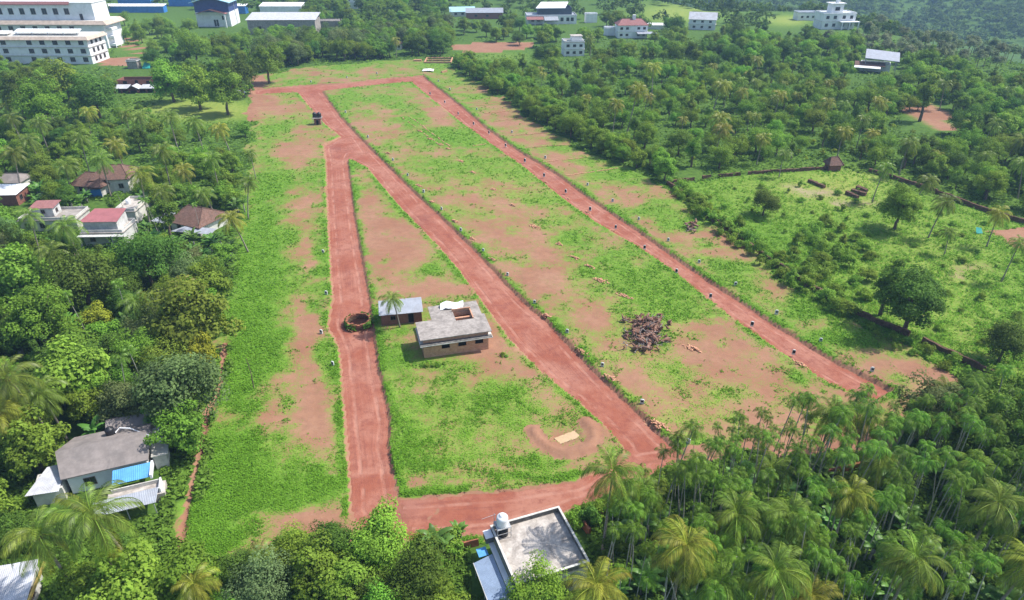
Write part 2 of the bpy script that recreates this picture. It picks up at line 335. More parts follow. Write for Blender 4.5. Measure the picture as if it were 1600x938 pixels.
# (x, y, rx, ry, weight): what the photograph shows growing, or bare, on the plots
PATCH = [(430,210,30,38,.45),(425,290,42,24,.6),(482,290,24,30,.4),(408,355,34,55,.6),(492,335,16,22,.4),(402,420,46,50,.7),(492,395,22,26,.5),(395,485,40,42,.7),(500,430,14,20,.4),(380,545,32,60,.7),
 (500,482,18,18,.6),(425,530,30,40,.6),(505,560,12,35,.4),(370,620,40,50,.65),(350,705,46,50,.7),(338,785,60,50,.8),(445,765,95,32,.6),(318,850,34,44,.8),(405,690,40,30,.3),(515,770,22,30,.4),(425,640,30,20,.2),
 (400,150,40,18,-.6),(425,176,45,12,-.55),(440,232,14,28,-.6),(466,262,18,34,-.7),(482,312,14,10,-.4),(478,375,12,32,-.7),(482,412,12,20,-.6),(466,495,15,28,-.6),(484,545,26,34,-.55),(478,615,24,34,-.6),(495,650,30,30,-.55),
 (438,660,24,14,-.3),(505,700,22,30,-.4),(445,812,80,14,-.55),(505,805,46,22,-.6),(520,838,40,26,-.6),(405,878,46,14,-.6),(430,590,24,14,-.3),(415,500,8,20,-.3),(500,170,22,10,-.5),(470,215,24,16,-.45),
 (568,256,18,8,.5),(592,285,24,20,.35),(584,330,22,40,-.5),(605,395,34,50,-.5),(650,380,34,36,-.5),(665,418,20,9,.6),(712,416,20,12,.6),(604,406,8,9,.5),(640,455,60,14,-.6),(700,452,50,10,-.5),(555,300,6,50,.3),
 (730,640,110,66,.42),(620,560,24,30,.35),(850,582,40,10,-.5),(872,625,28,24,-.4),(800,692,50,18,-.15),(770,545,26,14,-.5),(800,722,50,8,.25),(850,742,80,6,.3),(633,690,22,55,.5),(622,735,10,34,.5),(888,604,13,26,.7),
 (700,735,36,8,-.4),(640,530,16,30,-.1),(880,730,90,10,-.25),(740,756,90,8,-.4),(900,690,50,16,-.2),(690,570,60,8,.4),(630,515,26,8,.4),
 (538,165,22,20,.3),(560,205,60,22,-.5),(590,172,22,10,-.35),(600,160,40,12,.3),(640,190,30,13,.4),(690,212,40,14,.6),(720,228,30,12,.4),(652,152,26,12,-.5),(684,175,24,12,-.5),(705,193,20,10,-.4),(610,130,50,5,.2),
 (760,228,46,18,.2),(800,268,60,16,.25),(720,262,50,14,.2),(870,318,50,13,.4),(745,312,60,18,-.45),(780,358,44,20,-.45),(826,398,46,36,-.5),(855,440,40,20,-.4),(905,368,44,14,.45),(930,398,46,16,.35),(960,428,56,22,.4),(1030,458,56,22,.6),
 (1082,490,46,16,.55),(832,482,36,10,.4),(880,508,26,18,.4),(932,490,26,26,-.35),(1008,380,18,8,-.4),(1082,514,60,14,-.4),(1150,556,60,22,-.3),(1062,585,36,18,.35),(1140,618,60,16,.25),(1040,610,52,20,-.15),(1115,645,50,12,-.05),(1100,690,56,10,.35),
 (1240,592,26,12,.3),(1260,620,60,14,-.12),(1000,560,40,16,.3),(945,520,26,30,.15),(990,600,30,16,-.3),(1190,640,50,10,.1),(980,650,14,14,.2),(920,560,14,20,.35),(860,505,10,10,.5),
 (800,196,36,9,-.6),(770,180,26,6,-.4),(822,222,36,7,-.5),(850,245,30,6,-.3),(750,160,26,10,.2),(870,235,26,6,.3),(960,272,56,14,.45),(930,262,34,5,-.2),(1000,330,56,11,.3),(985,318,26,5,-.4),(1012,346,18,7,-.4),(1060,372,50,12,-.5),(1105,402,56,9,-.5),
 (1090,350,50,12,.4),(1140,412,50,10,.4),(1202,452,26,12,-.5),(1130,440,30,8,.2),(1260,486,66,20,.7),(1312,528,66,16,.7),(1216,482,14,9,-.5),(1372,570,56,10,-.6),(1450,586,50,9,-.6),(1400,560,40,8,.3),(1290,466,22,12,-.4),(1340,505,14,10,-.4),
 (560,100,140,10,.35),(440,125,40,8,.3),(570,112,40,5,-.4),(520,110,16,4,-.3),(700,112,30,10,.3),(640,108,20,6,-.2)]
DRYP = [(310,172,110,20,1.0),(215,58,60,28,.45),(1060,20,80,18,.8),(1230,32,40,10,.9),(1450,430,150,120,.75),(1260,300,140,40,.65),(1560,560,80,60,.7),(1000,560,160,110,.35),(720,650,130,80,.3),(1330,285,60,18,.6),(780,90,50,10,.5),(1100,640,140,50,.4),(820,300,120,60,.25)]
PALEP = [(1270,300,44,10,.55),(1310,318,18,8,.55),(1240,290,20,8,.35),(1360,320,34,8,.4),(1510,420,30,10,.3),(1490,435,20,8,.35),(1395,235,20,5,.3)]
def ell(lst, px, py):
    r = np.zeros(np.shape(px))
    for x, y, a, b, w in lst: r = r + (w if w > 0 else w * .72) * np.exp(-np.clip(((px - x) / a) ** 2 + ((py - y) / b) ** 2, 0, 40) ** 1.3 * .9)
    return r
def road_sdf(X, Y):
    s = np.full(np.shape(X), 1e9)
    for r in ROADS:
        d = seg_dist(r, X, Y, True); s = np.minimum(s, np.where(inside(r, X, Y), -d, d))
    return s
def valley_s(X, Y):
    sx = X - (206 + np.clip(522 - Y, -400, 250) * .19); sy = (Y - 560) - np.maximum(0, 150 - X) * 2.5
    return np.maximum(sx, sy) + (fbm(X / 60, Y / 60, 5) - .5) * 40
def terrain(X, Y):
    s = valley_s(X, Y)
    z = -62 * sstep(0, 230, s) + 84 * sstep(230, 900, s) + 34 * sstep(700, 1600, s)
    return z + (fbm(X / 9, Y / 9, 2) - .5) * .35
def near_field(X, Y): return (X > -125) & (X < 150) & (Y > 45) & (Y < 400)
def ground_z(X, Y, sdf=None):
    X = np.atleast_1d(np.asarray(X, float)); Y = np.atleast_1d(np.asarray(Y, float)); z = terrain(X, Y)
    q = near_field(X, Y)
    if q.any():
        x, y = X[q], Y[q]; d = road_sdf(x, y) if sdf is None else sdf[q]
        wob = (fbm(x / 1.6, y / 1.6, 9) - .5) * .7
        dep = .85 * sstep(.36, -.14, d + wob * .8)
        dep *= np.where(y < 72, .35, 1)
        k = np.hypot(x - WELL.x, y - WELL.y)
        e = seg_dist(BERM, x, y); c = seg_dist(CUT, x, y)
        z2 = z[q] - dep + .42 * sstep(1.0, .0, e + wob * 1.3) - .4 * sstep(.6, .15, c + wob * .4)
        z2 = np.where(inside(POND, x, y), -.5, z2); z2 = np.where(k < 2.1, -5, z2)
        z2 += (fbm(x / 1.1, y / 1.1, 21) - .5) * .14
        z[q] = z2
    return z
def ground_attrs(X, Y):
    px, py, _ = proj(X, Y, 0.0); n = fbm(X / 14, Y / 14, 31, 4) - .5; n2 = fbm(X / 3.5, Y / 3.5, 41, 3) - .5
    wx = (fbm(X / 6, Y / 6, 51) - .5) * 30; wy = (fbm(X / 6, Y / 6, 61) - .5) * 16
    kx = FPX / np.maximum(Y * CP + CAM_H * SP, 1) / 8
    jx, jy = (fbm(X / 7, Y / 7, 101) - .5) * 9, (fbm(X / 7, Y / 7, 111) - .5) * 9
    infield = inside(FIELD, X + jx, Y + jy); east = inside(EAST, X + jx * .5, Y + jy * .5) & ~infield
    v = .54 + n * .8 + n2 * .75 + .72 * ell(PATCH, px + wx * kx, py + wy * kx)
    ve = .92 + n * .3 + n2 * .3
    vo = np.full(np.shape(X), 1.1)
    q = near_field(X, Y); d = np.full(np.shape(X), 50.0); d[q] = road_sdf(X[q], Y[q])
    # a fringe of weeds follows the top of each bank
    v = v + .38 * np.exp(-((d - .9) / .9) ** 2) * (fbm(X / 5, Y / 5, 71) > .42)
    v = np.where(infield, v, np.where(east, ve, vo))
    b = np.zeros(np.shape(X), bool)
    for r in BARE: b |= inside(r, X + jx * .5, Y + jy * .5)
    v = np.where(b, -.3 + n2, v)
    e = np.full(np.shape(X), 50.0); c = e.copy(); e[q] = seg_dist(BERM, X[q], Y[q]); c[q] = seg_dist(CUT, X[q], Y[q])
    v = np.where(e < 1.2 + n2 * 1.5, -.3, v); v = np.where(c < .32 + n2 * 1.1, -.4, v); v = np.where(d < .1, -.5, v)
    tk = seg_dist(TRACK, X, Y); v = np.where(tk < 2, -.3, v)
    dry = np.clip(ell(DRYP, px, py) + (n2 + n) * .35 + np.where(infield, np.clip(.85 - v, 0, .6) * .8, 0), 0, 1)
    pale = np.clip(ell(PALEP, px + wx * kx, py + wy * kx) + np.where(b, 0, n2 * .1), 0, 1); v = np.where(east, v - pale * .9, v)
    wild = np.where(infield | east | b, 0., 1.) * np.clip(1 - ell(DRYP, px, py) * 1.3, 0, 1)
    return np.clip(v, -.5, 1.2), dry, wild, pale, d
def axis(parts):
    out = []
    for a, b, st in parts: out.append(np.arange(a, b, st))
    return np.unique(np.concatenate(out))
gx = axis([(-3000,-900,300),(-900,-420,40),(-420,-130,8),(-130,-112,1.2),(-112,-62,.7),(-62,92,.5),(92,150,1.2),(150,420,8),(420,1000,40),(1000,3001,250)])
gy = axis([(-400,0,100),(0,46,6),(46,200,.5),(200,310,.7),(310,390,1.0),(390,640,8),(640,1200,30),(1200,4001,200)])
GX, GY = np.meshgrid(gx, gy); fx, fy = GX.ravel(), GY.ravel()
veg, dry, wild, pale, sdf = ground_attrs(fx, fy)
gz = ground_z(fx, fy, sdf)
nx, ny = len(gx), len(gy); ii = np.arange(nx * ny).reshape(ny, nx)
quads = np.stack([ii[:-1, :-1], ii[:-1, 1:], ii[1:, 1:], ii[1:, :-1]], -1).reshape(-1, 4)
g = link('ground', mesh_np('ground', np.stack([fx, fy, gz], 1), quads, M['ground'], smooth=True, attrs=dict(veg=veg, dry=dry, wild=wild, pale=pale)))
struct(g, 'red laterite plots with patchy green grass')

def road(name, poly, label, zoff):
    xs = [p[0] for p in poly]; ys = [p[1] for p in poly]; st = .55 if max(ys) < 260 else .7
    ax = np.arange(min(xs) - 1, max(xs) + 1, st); ay = np.arange(min(ys) - 1, max(ys) + 1, st); X, Y = np.meshgrid(ax, ay)
    d = seg_dist(poly, X, Y, True); d = np.where(inside(poly, X, Y), -d, d)
    cx = (d[:-1, :-1] + d[1:, 1:]) / 2; keep = cx < .3
    i = np.arange(X.size).reshape(X.shape); q = np.stack([i[:-1, :-1], i[:-1, 1:], i[1:, 1:], i[1:, :-1]], -1)[keep]
    u, inv = np.unique(q, return_inverse=True); q = inv.reshape(-1, 4); x, y, dd = X.ravel()[u], Y.ravel()[u], d.ravel()[u]
    dep = .7 * np.where(y < 72, .35, 1)
    z = terrain(x, y) - dep + zoff + (fbm(x / 2.2, y / 2.2, 81) - .5) * .1
    z = np.where(np.hypot(x - WELL.x, y - WELL.y) < 2.2, -5.5, z)
    o = link(name, mesh_np(name, np.stack([x, y, z], 1), q, M['road'], smooth=True, attrs=dict(edge=-dd, along=x * .7 + y)))
    return struct(o, label)
road('road', ROADS[0], 'straight red earth road past the unfinished house', .012)
road('road', ROADS[1], 'long diagonal red earth road down the middle of the plots', .006)
road('road', ROADS[2], 'red earth road along the wood side of the plots', .003)
road('road', ROADS[3], 'red earth road across the far end of the plots', .0)
road('road', ROADS[4], 'red earth road along the near end of the plots', -.004)
pc = [(*p, -.22) for p in POND]
struct(link('pond_water', MB().poly(pc, [(0, 1, 2, 3)]).mesh('pond_water', M['water'])), 'pale muddy water in a rectangular pit')

# ------------------------------------------------------------------ buildings
GZ = gz.reshape(ny, nx)
def gz1(x, y):
    i = min(max(int(np.searchsorted(gx, x)), 1), nx - 1); j = min(max(int(np.searchsorted(gy, y)), 1), ny - 1)
    u = (x - gx[i-1]) / (gx[i] - gx[i-1]); v = (y - gy[j-1]) / (gy[j] - gy[j-1])
    return float((GZ[j-1, i-1] * (1-u) + GZ[j-1, i] * u) * (1-v) + (GZ[j, i-1] * (1-u) + GZ[j, i] * u) * v)
class Bld:
    def __init__(s, name, label, cat, loc, ang=0.0, group=None):
        s.e = link(name, None, None, loc, ang); s.e.empty_display_size = .5; tag(s.e, label, cat, group)
    def part(s, name, mb, mat, parent=None, label=None):
        o = link(name, mb.mesh(name, mat), parent or s.e)
        if label: o['label'] = label
        return o
    def box(s, name, mat, x0, x1, y0, y1, z0, z1, parent=None, label=None):
        return s.part(name, MB().box(x0, x1, y0, y1, z0, z1), mat, parent, label)
    def win(s, face, pos, u, z, w, h, fm='frame_brown', parent=None, mull=1, name='window', gl='glass', bar=.07):
        """a window (or door) on the plane `pos`: frame with mullions, and a pane set back in it"""
        def put(mb, a0, a1, z0, z1, d0, d1):
            if face == 'f': mb.box(a0, a1, pos - d1, pos - d0, z0, z1)
            elif face == 'b': mb.box(a0, a1, pos + d0, pos + d1, z0, z1)
            elif face == 'r': mb.box(pos + d0, pos + d1, a0, a1, z0, z1)
            else: mb.box(pos - d1, pos - d0, a0, a1, z0, z1)
        a0, a1 = u - w / 2, u + w / 2; f = MB()
        put(f, a0 - bar, a1 + bar, z + h, z + h + bar, -.02, .10); put(f, a0 - bar * 1.4, a1 + bar * 1.4, z - bar, z, -.02, .14)
        put(f, a0 - bar, a0, z, z + h, -.02, .09); put(f, a1, a1 + bar, z, z + h, -.02, .09)
        for k in range(mull):
            c = a0 + (k + 1) * w / (mull + 1); put(f, c - bar * .45, c + bar * .45, z, z + h, -.02, .07)
        o = s.part(name, f, M[fm], parent); g_ = MB(); put(g_, a0, a1, z, z + h, -.03, .02); s.part('pane', g_, M[gl], o); return o
    def corr(s, p0, p1, p2, p3, mat, n=8, amp=.035, name='roof_sheet', parent=None, width=1.05):
        """corrugated sheets laid side by side: p0-p1 the eave, p3-p2 the upper edge"""
        p0, p1, p2, p3 = map(Vector, (p0, p1, p2, p3)); L = (p1 - p0).length; k = max(1, round(L / width))
        nrm = (p1 - p0).cross(p3 - p0).normalized()
        if nrm.z < 0: nrm = -nrm
        for i in range(k):
            V = []; F = []; lift = nrm * (.012 * (i % 2) + random.uniform(0, .012))
            a, b = i / k, (i + 1.02) / k
            for j in range(n * 2 + 1):
                t = a + (b - a) * j / (n * 2); off = nrm * (amp if j % 2 else 0) + lift
                e0 = p0.lerp(p1, t) + off; e1 = p3.lerp(p2, t) + off
                V += [e0, e1, e0 - nrm * .02, e1 - nrm * .02]
            for j in range(n * 2):
                q = j * 4; F += [(q, q+4, q+5, q+1), (q+2, q+3, q+7, q+6), (q, q+2, q+6, q+4), (q+1, q+5, q+7, q+3)]
            s.part(name, MB().poly(V, F), mat, parent)
    def slab_poly(s, name, pts, th, mat, parent=None):
        """a sloping slab with thickness from its top outline"""
        n = len(pts); V = [tuple(p) for p in pts] + [(p[0], p[1], p[2] - th) for p in pts]
        F = [tuple(range(n)), tuple(range(2*n-1, n-1, -1))] + [(k, n+k, n+(k+1) % n, (k+1) % n) for k in range(n)]
        return s.part(name, MB().poly(V, F), mat, parent)
    def hip(s, x0, x1, y0, y1, z, rise, mat, ridge=.5, name='roof', ov=.5):
        x0 -= ov; x1 += ov; y0 -= ov; y1 += ov; m = (y0 + y1) / 2; k = (y1 - y0) / 2 * ridge * 1.2
        k = min(k, (x1 - x0) / 2 - .3)
        V = [(x0,y0,z),(x1,y0,z),(x1,y1,z),(x0,y1,z),(x0+k,m,z+rise),(x1-k,m,z+rise),(x0,y0,z-.14),(x1,y0,z-.14),(x1,y1,z-.14),(x0,y1,z-.14)]
        F = [(0,1,5,4),(1,2,5),(2,3,4,5),(3,0,4),(0,6,7,1),(1,7,8,2),(2,8,9,3),(3,9,6,0),(6,9,8,7)]
        r = s.part(name, MB().poly(V, F), mat)
        cap = MB(); d = Vector((0, 0, .05))
        for a, b in ((4,5),(0,4),(3,4),(1,5),(2,5)): cap.tube([Vector(V[a]) + d, Vector(V[b]) + d], .11, 5)
        s.part('ridge_cap', cap, mat, r); return r
    def gable(s, x0, x1, y0, y1, z, rise, mat, wallmat, ov=.5, name='roof'):
        m = (y0 + y1) / 2; X0, X1 = x0 - ov, x1 + ov; sl = rise / ((y1 - y0) / 2); e = z - ov * sl
        r1 = s.slab_poly(name, [(X0, y0 - ov, e), (X1, y0 - ov, e), (X1, m, z + rise), (X0, m, z + rise)], .12, mat)
        r2 = s.slab_poly(name, [(X0, m + .003, z + rise), (X1, m + .003, z + rise), (X1, y1 + ov, e), (X0, y1 + ov, e)], .12, mat)
        for xx in (x0, x1 - .2):
            s.part('gable_wall', MB().poly([(xx,y0,z),(xx+.2,y0,z),(xx+.2,y1,z),(xx,y1,z),(xx,m,z+rise-.13),(xx+.2,m,z+rise-.13)], [(0,4,5,1),(2,5,4,3),(0,3,4),(1,5,2),(0,1,2,3)]), wallmat)
        return r1
def walls(b, mat, x0, x1, y0, y1, z0, z1, t=.22, name='wall', top=True):
    """four walls butted end to end, open inside"""
    for q in ((x0, x1, y0, y0 + t), (x0, x1, y1 - t, y1), (x0, x0 + t, y0 + t, y1 - t), (x1 - t, x1, y0 + t, y1 - t)):
        b.box(name, M[mat], *q, z0, z1)
PROT = []                                                   # (x0, y0, x1, y1, distance): views kept open towards buildings
def prot(x0, y0, x1, y1, Y): PROT.append((x0, y0, x1, y1, Y))

# --- the unfinished laterite house
o = P(656.5, 532.8, 4.2); A = math.atan2(3.27, 12.44)
b = Bld('unfinished_house', 'flat roofed unfinished laterite house with an open courtyard hole, alone on the plots', 'house', (o.x, o.y, 0), A)
L_, D1, D2 = 12.86, 6.3, 11.3
walls(b, 'laterite', .55, 12.3, .5, 6.25, -.3, 4.05)
walls(b, 'laterite', 3.5, 12.0, 6.253, 10.9, -.3, 4.05)
roof = b.part('roof', MB().box(0, 7.3, 0, D1, 4.05, 4.2).box(10.4, L_, 0, D1, 4.05, 4.2).box(7.3, 10.4, 0, 5.0, 4.05, 4.2)
              .box(3.0, 7.3, D1, D2, 4.05, 4.2).box(10.4, 12.4, D1, D2, 4.05, 4.2).box(7.3, 10.4, 8.2, D2, 4.05, 4.2), M['concrete'], label='weathered grey concrete roof slab')
b.part('courtyard_wall', MB().box(7.1, 10.6, 8.2, 8.4, 3.2, 4.75).box(7.1, 7.3, 5.0, 8.2, 2.0, 4.04).box(10.4, 10.6, 5.0, 8.2, 2.0, 4.5).box(7.3, 10.4, 4.8, 5.0, 2.0, 4.04), M['laterite'], roof)
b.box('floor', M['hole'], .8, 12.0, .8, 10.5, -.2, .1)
ev = MB().box(-.1, L_ + .1, -.35, .5, 2.95, 3.08).box(-.1, .55, .5, 6.2, 2.95, 3.08).box(12.3, L_ + .1, .5, 6.2, 2.95, 3.08)
b.part('eave_slab', ev, M['cream'], label='pale concrete ledge under the roof')
b.part('ledge_growth', MB().box(-.05, L_, -.28, .45, 3.083, 3.22), M['dark_concrete'])
for u in (4.5, 7.5, 10.6): b.win('f', .5, u, 1.75, 1.25, .95, 'hole', mull=2, gl='hole', bar=.08)
b.win('f', .5, 1.5, 2.45, .7, .35, 'hole', mull=0, gl='hole')
b.win('l', .55, 3.2, 1.4, 1.2, 1.1, 'hole', gl='hole')
b.win('r', 12.3, 3.2, .2, 1.1, 2.1, 'hole', name='door', mull=0, gl='hole')
prot(630, 468, 785, 566, 99)
tp = P(706, 479, 4.2)
V = []; F = []; n_ = 9
for j in range(n_):
    for i in range(n_):
        u, v = i / (n_-1) - .5, j / (n_-1) - .5
        V.append((u * 4.3 + .5 * v, v * 2.4 - u * .5, .12 + .28 * random.random() + .25 * math.sin(u * 9) * math.sin(v * 7 + 1)))
q = [tuple(j*n_+i + d for d in (0, 1, n_+1, n_)) for j in range(n_-1) for i in range(n_-1)]
m = MB().poly(V, q); m.poly([(x, y, z - .03) for x, y, z in V], [f[::-1] for f in q])
tag(link('tarpaulin', m.mesh('tarpaulin', M['tarp']), None, (tp.x, tp.y, 4.25), A), 'crumpled white tarpaulin lying on the flat concrete roof', 'tarpaulin')
# --- the shed beside it
o = P(592, 494, 2.4); A2 = math.radians(10.5)
b = Bld('shed', 'low brick shed with a grey metal sheet roof beside the unfinished house', 'shed', (o.x, o.y, 0), A2)
walls(b, 'old_brick', .35, 8.1, .5, 4.3, -.3, 2.35)
b.corr((0, 0, 2.4), (8.35, 0, 2.4), (8.35, 4.75, 3.0), (0, 4.75, 3.0), M['metal'], 5, .03)
b.box('gable_wall', M['old_brick'], .35, 8.1, 4.1, 4.32, 2.353, 2.85)
b.win('f', .5, 6.0, .1, 1.0, 1.9, 'frame_brown', name='door', mull=0, gl='hole'); b.win('f', .5, 2.6, 1.0, .9, .8, 'frame_brown', gl='hole')
prot(588, 468, 664, 508, 110)
# --- round well on the road edge
e = link('well', None, None, (WELL.x, WELL.y, -.3)); tag(e, 'round overgrown laterite well at the edge of the straight road', 'well')
mb = MB(); N = 26
for i in range(N):
    a0, a1 = 2*math.pi*i/N, 2*math.pi*(i+.94)/N; r0, r1 = 2.05, 2.45; h = .95 + .07 * math.sin(i * 3.7)
    for lay in range(3):
        z0, z1 = -.3 + lay * (h + .3) / 3, -.3 + (lay + 1) * (h + .3) / 3 - .02; da = (lay % 2) * .5 * 2*math.pi/N
        pts = [(r*math.cos(a+da), r*math.sin(a+da)) for a, r in ((a0, r0), (a0, r1), (a1, r1), (a1, r0))]
        ring = MB().prism(pts, z0, z1)
        if lay < 2: mb.poly(ring.v, ring.f)
        else: link('coping_stone', ring.mesh('coping_stone', M['wall_red']), e)
link('wall', mb.mesh('well_wall', M['wall_dark']), e)

# --- bottom house with flat terrace
o = P(700 + 590*260/1452, 770 + 800*260/1452, 4.5); A = math.radians(20)
b = Bld('flat_roofed_house', 'house with a stained flat concrete terrace and parapet, nearest the camera', 'house', (o.x, o.y, 0), A)
Wd, Dp = 9.1, 8.9
walls(b, 'cream', .1, Wd - .1, .1, Dp - .1, -.3, 3.55)
rf = b.box('roof', M['concrete2'], 0, Wd, 0, Dp, 3.55, 3.72, label='blotchy grey concrete terrace')
for nme, q in (('parapet', (0, Wd, 0, .18)), ('parapet', (0, Wd, Dp - .18, Dp)), ('parapet', (0, .18, .18, Dp - .18)), ('parapet', (Wd - .18, Wd, .18, Dp - .18))):
    pa = b.box(nme, M['dark_concrete'], *q, 3.722, 4.42, rf); x0, x1, y0, y1 = q
    b.box('coping', M['cream'], x0 - .04, x1 + .04, y0 - .04 if y0 in (0, Dp-.18) else y0 + .04, y1 + .04 if y1 in (.18, Dp) else y1 - .04, 4.422, 4.5, rf)
b.box('side_ledge', M['white'], -.7, -.05, .3, Dp - .3, 3.0, 3.12)
b.win('f', .1, 2.2, 1.0, 1.3, 1.2); b.win('f', .1, 6.4, 1.0, 1.3, 1.2); b.win('l', .1, 3, 1.0, 1.2, 1.2); b.win('r', Wd - .1, 4, 1.0, 1.2, 1.2)
b.corr((-3.1, -1.6, 2.3), (-3.1, 6.0, 2.3), (-.75, 6.0, 2.95), (-.75, -1.6, 2.95), M['metal_blue'], 5, .03, name='awning_sheet')
for yy in (-1.3, 2.2, 5.7): b.part('awning_post', MB().box(-3.0, -2.92, yy, yy + .08, -.3, 2.25), M['steel'])
b.part('awning_edge', MB().tube([(-3.13, -1.65, 2.3), (-3.13, 6.05, 2.3)], .05, 6), M['cream'])
b.box('stair_wall', M['dark_concrete'], -1.0, -.06, Dp - 1.4, Dp - .2, 3.122, 4.0); b.box('stair_cap', M['white'], -1.05, -.06, Dp - 1.45, Dp - .15, 4.002, 4.08)
b.box('blue_panel', M['sky_blue'], -2.3, -1.1, 6.3, 7.6, 2.6, 2.66, label='bright blue sheet beside the awning')
prot(735, 795, 918, 925, 48)
T = b.e.matrix_basis if False else Matrix.Translation((o.x, o.y, 0)) @ Matrix.Rotation(A, 4, 'Z')
def tank(name, pos, r, h, mat, label, ribs=3):
    pr = [(r*.98, 0)]
    for i in range(ribs): z = h*.72*(i+.5)/ribs; pr += [(r*.98, z - .05*h), (r, z), (r*.98, z + .05*h)]
    pr += [(r*.97, h*.74), (r*.8, h*.84), (r*.42, h*.9), (r*.4, h*.98), (r*.2, h)]
    return tag(link(name, MB().lathe(pr, 18).mesh(name, mat, True), None, pos), label, 'tank', 'rooftop water tanks')
st = link('tank_stand', None, None, T @ Vector((1.15, 7.75, 3.72)), A); tag(st, 'grey steel pipe stand carrying the white tank on the flat terrace', 'stand')
for sx in (-.85, .85):
    for sy in (-.75, .75): link('leg', MB().tube([(sx, sy, 0), (sx, sy, 1.75)], .045, 6).mesh('leg', M['steel']), st)
for sx in (-.85, .85): link('rail', MB().tube([(sx, -.75, 1.7), (sx, .75, 1.7)], .04, 6).mesh('rail', M['steel']), st)
for sy in (-.75, .75):
    link('rail', MB().tube([(-.85, sy, 1.7), (.85, sy, 1.7)], .04, 6).mesh('rail', M['steel']), st); link('rail', MB().tube([(-.85, sy, .9), (.85, sy, .9)], .03, 6).mesh('rail', M['steel']), st)
link('platform', MB().box(-.85, .85, -.75, .75, 1.72, 1.78).mesh('platform', M['steel']), st)
tank('water_tank', T @ Vector((1.15, 7.75, 5.51)), .72, 1.6, M['pwhite'], 'white water tank raised on a stand on the flat terrace')
tank('water_tank', T @ Vector((1.25, 7.75, 3.725)), .62, 1.3, M['black'], 'black water tank standing under the white one on the terrace')
an = link('antenna', None, None, T @ Vector((.3, 8.2, 3.72))); tag(an, 'thin rooftop antenna with a side arm beside the white tank', 'antenna')
link('mast', MB().tube([(0, 0, 0), (0, 0, 3.4)], .03, 6).mesh('mast', M['steel']), an)
link('arm', MB().tube([(-1.5, -.5, 3.0), (.15, .05, 3.25)], .025, 5).mesh('arm', M['steel']), an)

# --- house at the lower left: grey rendered roofs
s_ = 270 / 1600; o = P(20 + 440*s_, 620 + 770*s_, 3.4); A = math.radians(21)
b = Bld('grey_roofed_house', 'white house with broad grey sloping roof and blue awning behind the tall palms', 'house', (o.x, o.y, 0), A)
walls(b, 'white', .5, 10.3, .6, 8.2, -.3, 3.45); walls(b, 'white', 5.2, 11.0, 8.203, 11.6, -.3, 3.45)
b.part('roof', MB().poly([(0,0,3.4),(10.7,0,3.4),(11.1,4.4,4.9),(-.9,4.4,4.9),(0,0,3.22),(10.7,0,3.22),(11.1,4.4,4.72),(-.9,4.4,4.72)], [(0,1,2,3),(7,6,5,4),(0,4,5,1),(1,5,6,2),(2,6,7,3),(3,7,4,0)]), M['render'], label='grey rendered front roof slope')
b.part('roof', MB().poly([(-.9,4.402,4.9),(11.1,4.402,4.9),(10.6,8.6,3.6),(.5,8.6,3.6),(-.9,4.402,4.72),(11.1,4.402,4.72),(10.6,8.6,3.42),(.5,8.6,3.42)], [(0,1,2,3),(7,6,5,4),(0,4,5,1),(1,5,6,2),(2,6,7,3),(3,7,4,0)]), M['render'])
b.gable(5.0, 11.3, 7.2, 12.0, 3.55, 1.05, M['render'], M['white'], .35)
rp = b.part('ridge_pipe', MB().tube([(6.3, 6.3, 4.55), (6.8, 6.9, 4.8), (8.2, 6.5, 4.6), (11.2, 3.4, 4.75)], .10, 6), M['pwhite'])
b.box('balcony', M['white'], 10.31, 12.0, 4.6, 7.6, 2.2, 3.3); b.box('balcony_roof', M['white'], 10.4, 12.3, 4.4, 7.8, 3.302, 3.42)
b.box('porch_block', M['cream'], 10.9, 12.6, 1.8, 4.2, -.3, 2.3); b.box('porch_slab', M['cream'], 10.7, 12.9, 1.6, 4.39, 2.302, 2.44)
b.corr((6.2, -2.6, 2.5), (10.9, -2.6, 2.5), (10.9, -.25, 3.1), (6.2, -.25, 3.1), M['sky_blue'], 5, .03, name='awning_sheet')
b.box('awning_beam', M['white'], 10.92, 11.2, -2.8, .2, 2.3, 3.0)
b.box('terrace', M['concrete2'], 5.5, 12.6, -5.2, -2.7, -.2, 1.4); b.box('terrace_wall', M['white'], 12.0, 12.2, -5.0, -2.8, 1.402, 2.2); b.box('terrace_wall', M['cream'], 6, 12.0, -2.95, -2.8, 1.402, 2.0)
b.corr((-4.4, -.5, 2.4), (-.3, -1.2, 2.5), (.1, 4.0, 3.0), (-2.4, 4.0, 2.9), M['asbestos'], 5, .03, name='annex_sheet')
walls(b, 'cream', -3.6, -.1, -.3, 3.6, -.3, 2.3)
b.corr((4.5, -7.6, 2.2), (11.8, -7.6, 2.2), (12.1, -5.3, 2.7), (4.3, -5.3, 2.7), M['metal'], 5, .03, name='carport_sheet')
for xx in (4.9, 8.2, 11.4): b.box('carport_post', M['steel'], xx, xx + .1, -7.3, -7.2, -.3, 2.15)
b.win('f', .6, 3, 1.0, 1.3, 1.2); b.win('f', .6, 7.5, 1.0, 1.2, 1.2); b.win('r', 10.3, 2.6, 1.0, 1.2, 1.2)
prot(55, 645, 252, 800, 64)
T = Matrix.Translation((o.x, o.y, 0)) @ Matrix.Rotation(A, 4, 'Z')
tank('water_tank', T @ Vector((5.6, 6.6, 4.18)), .62, 1.35, M['black'], 'black water tank on the ridge of the grey sloping roof')
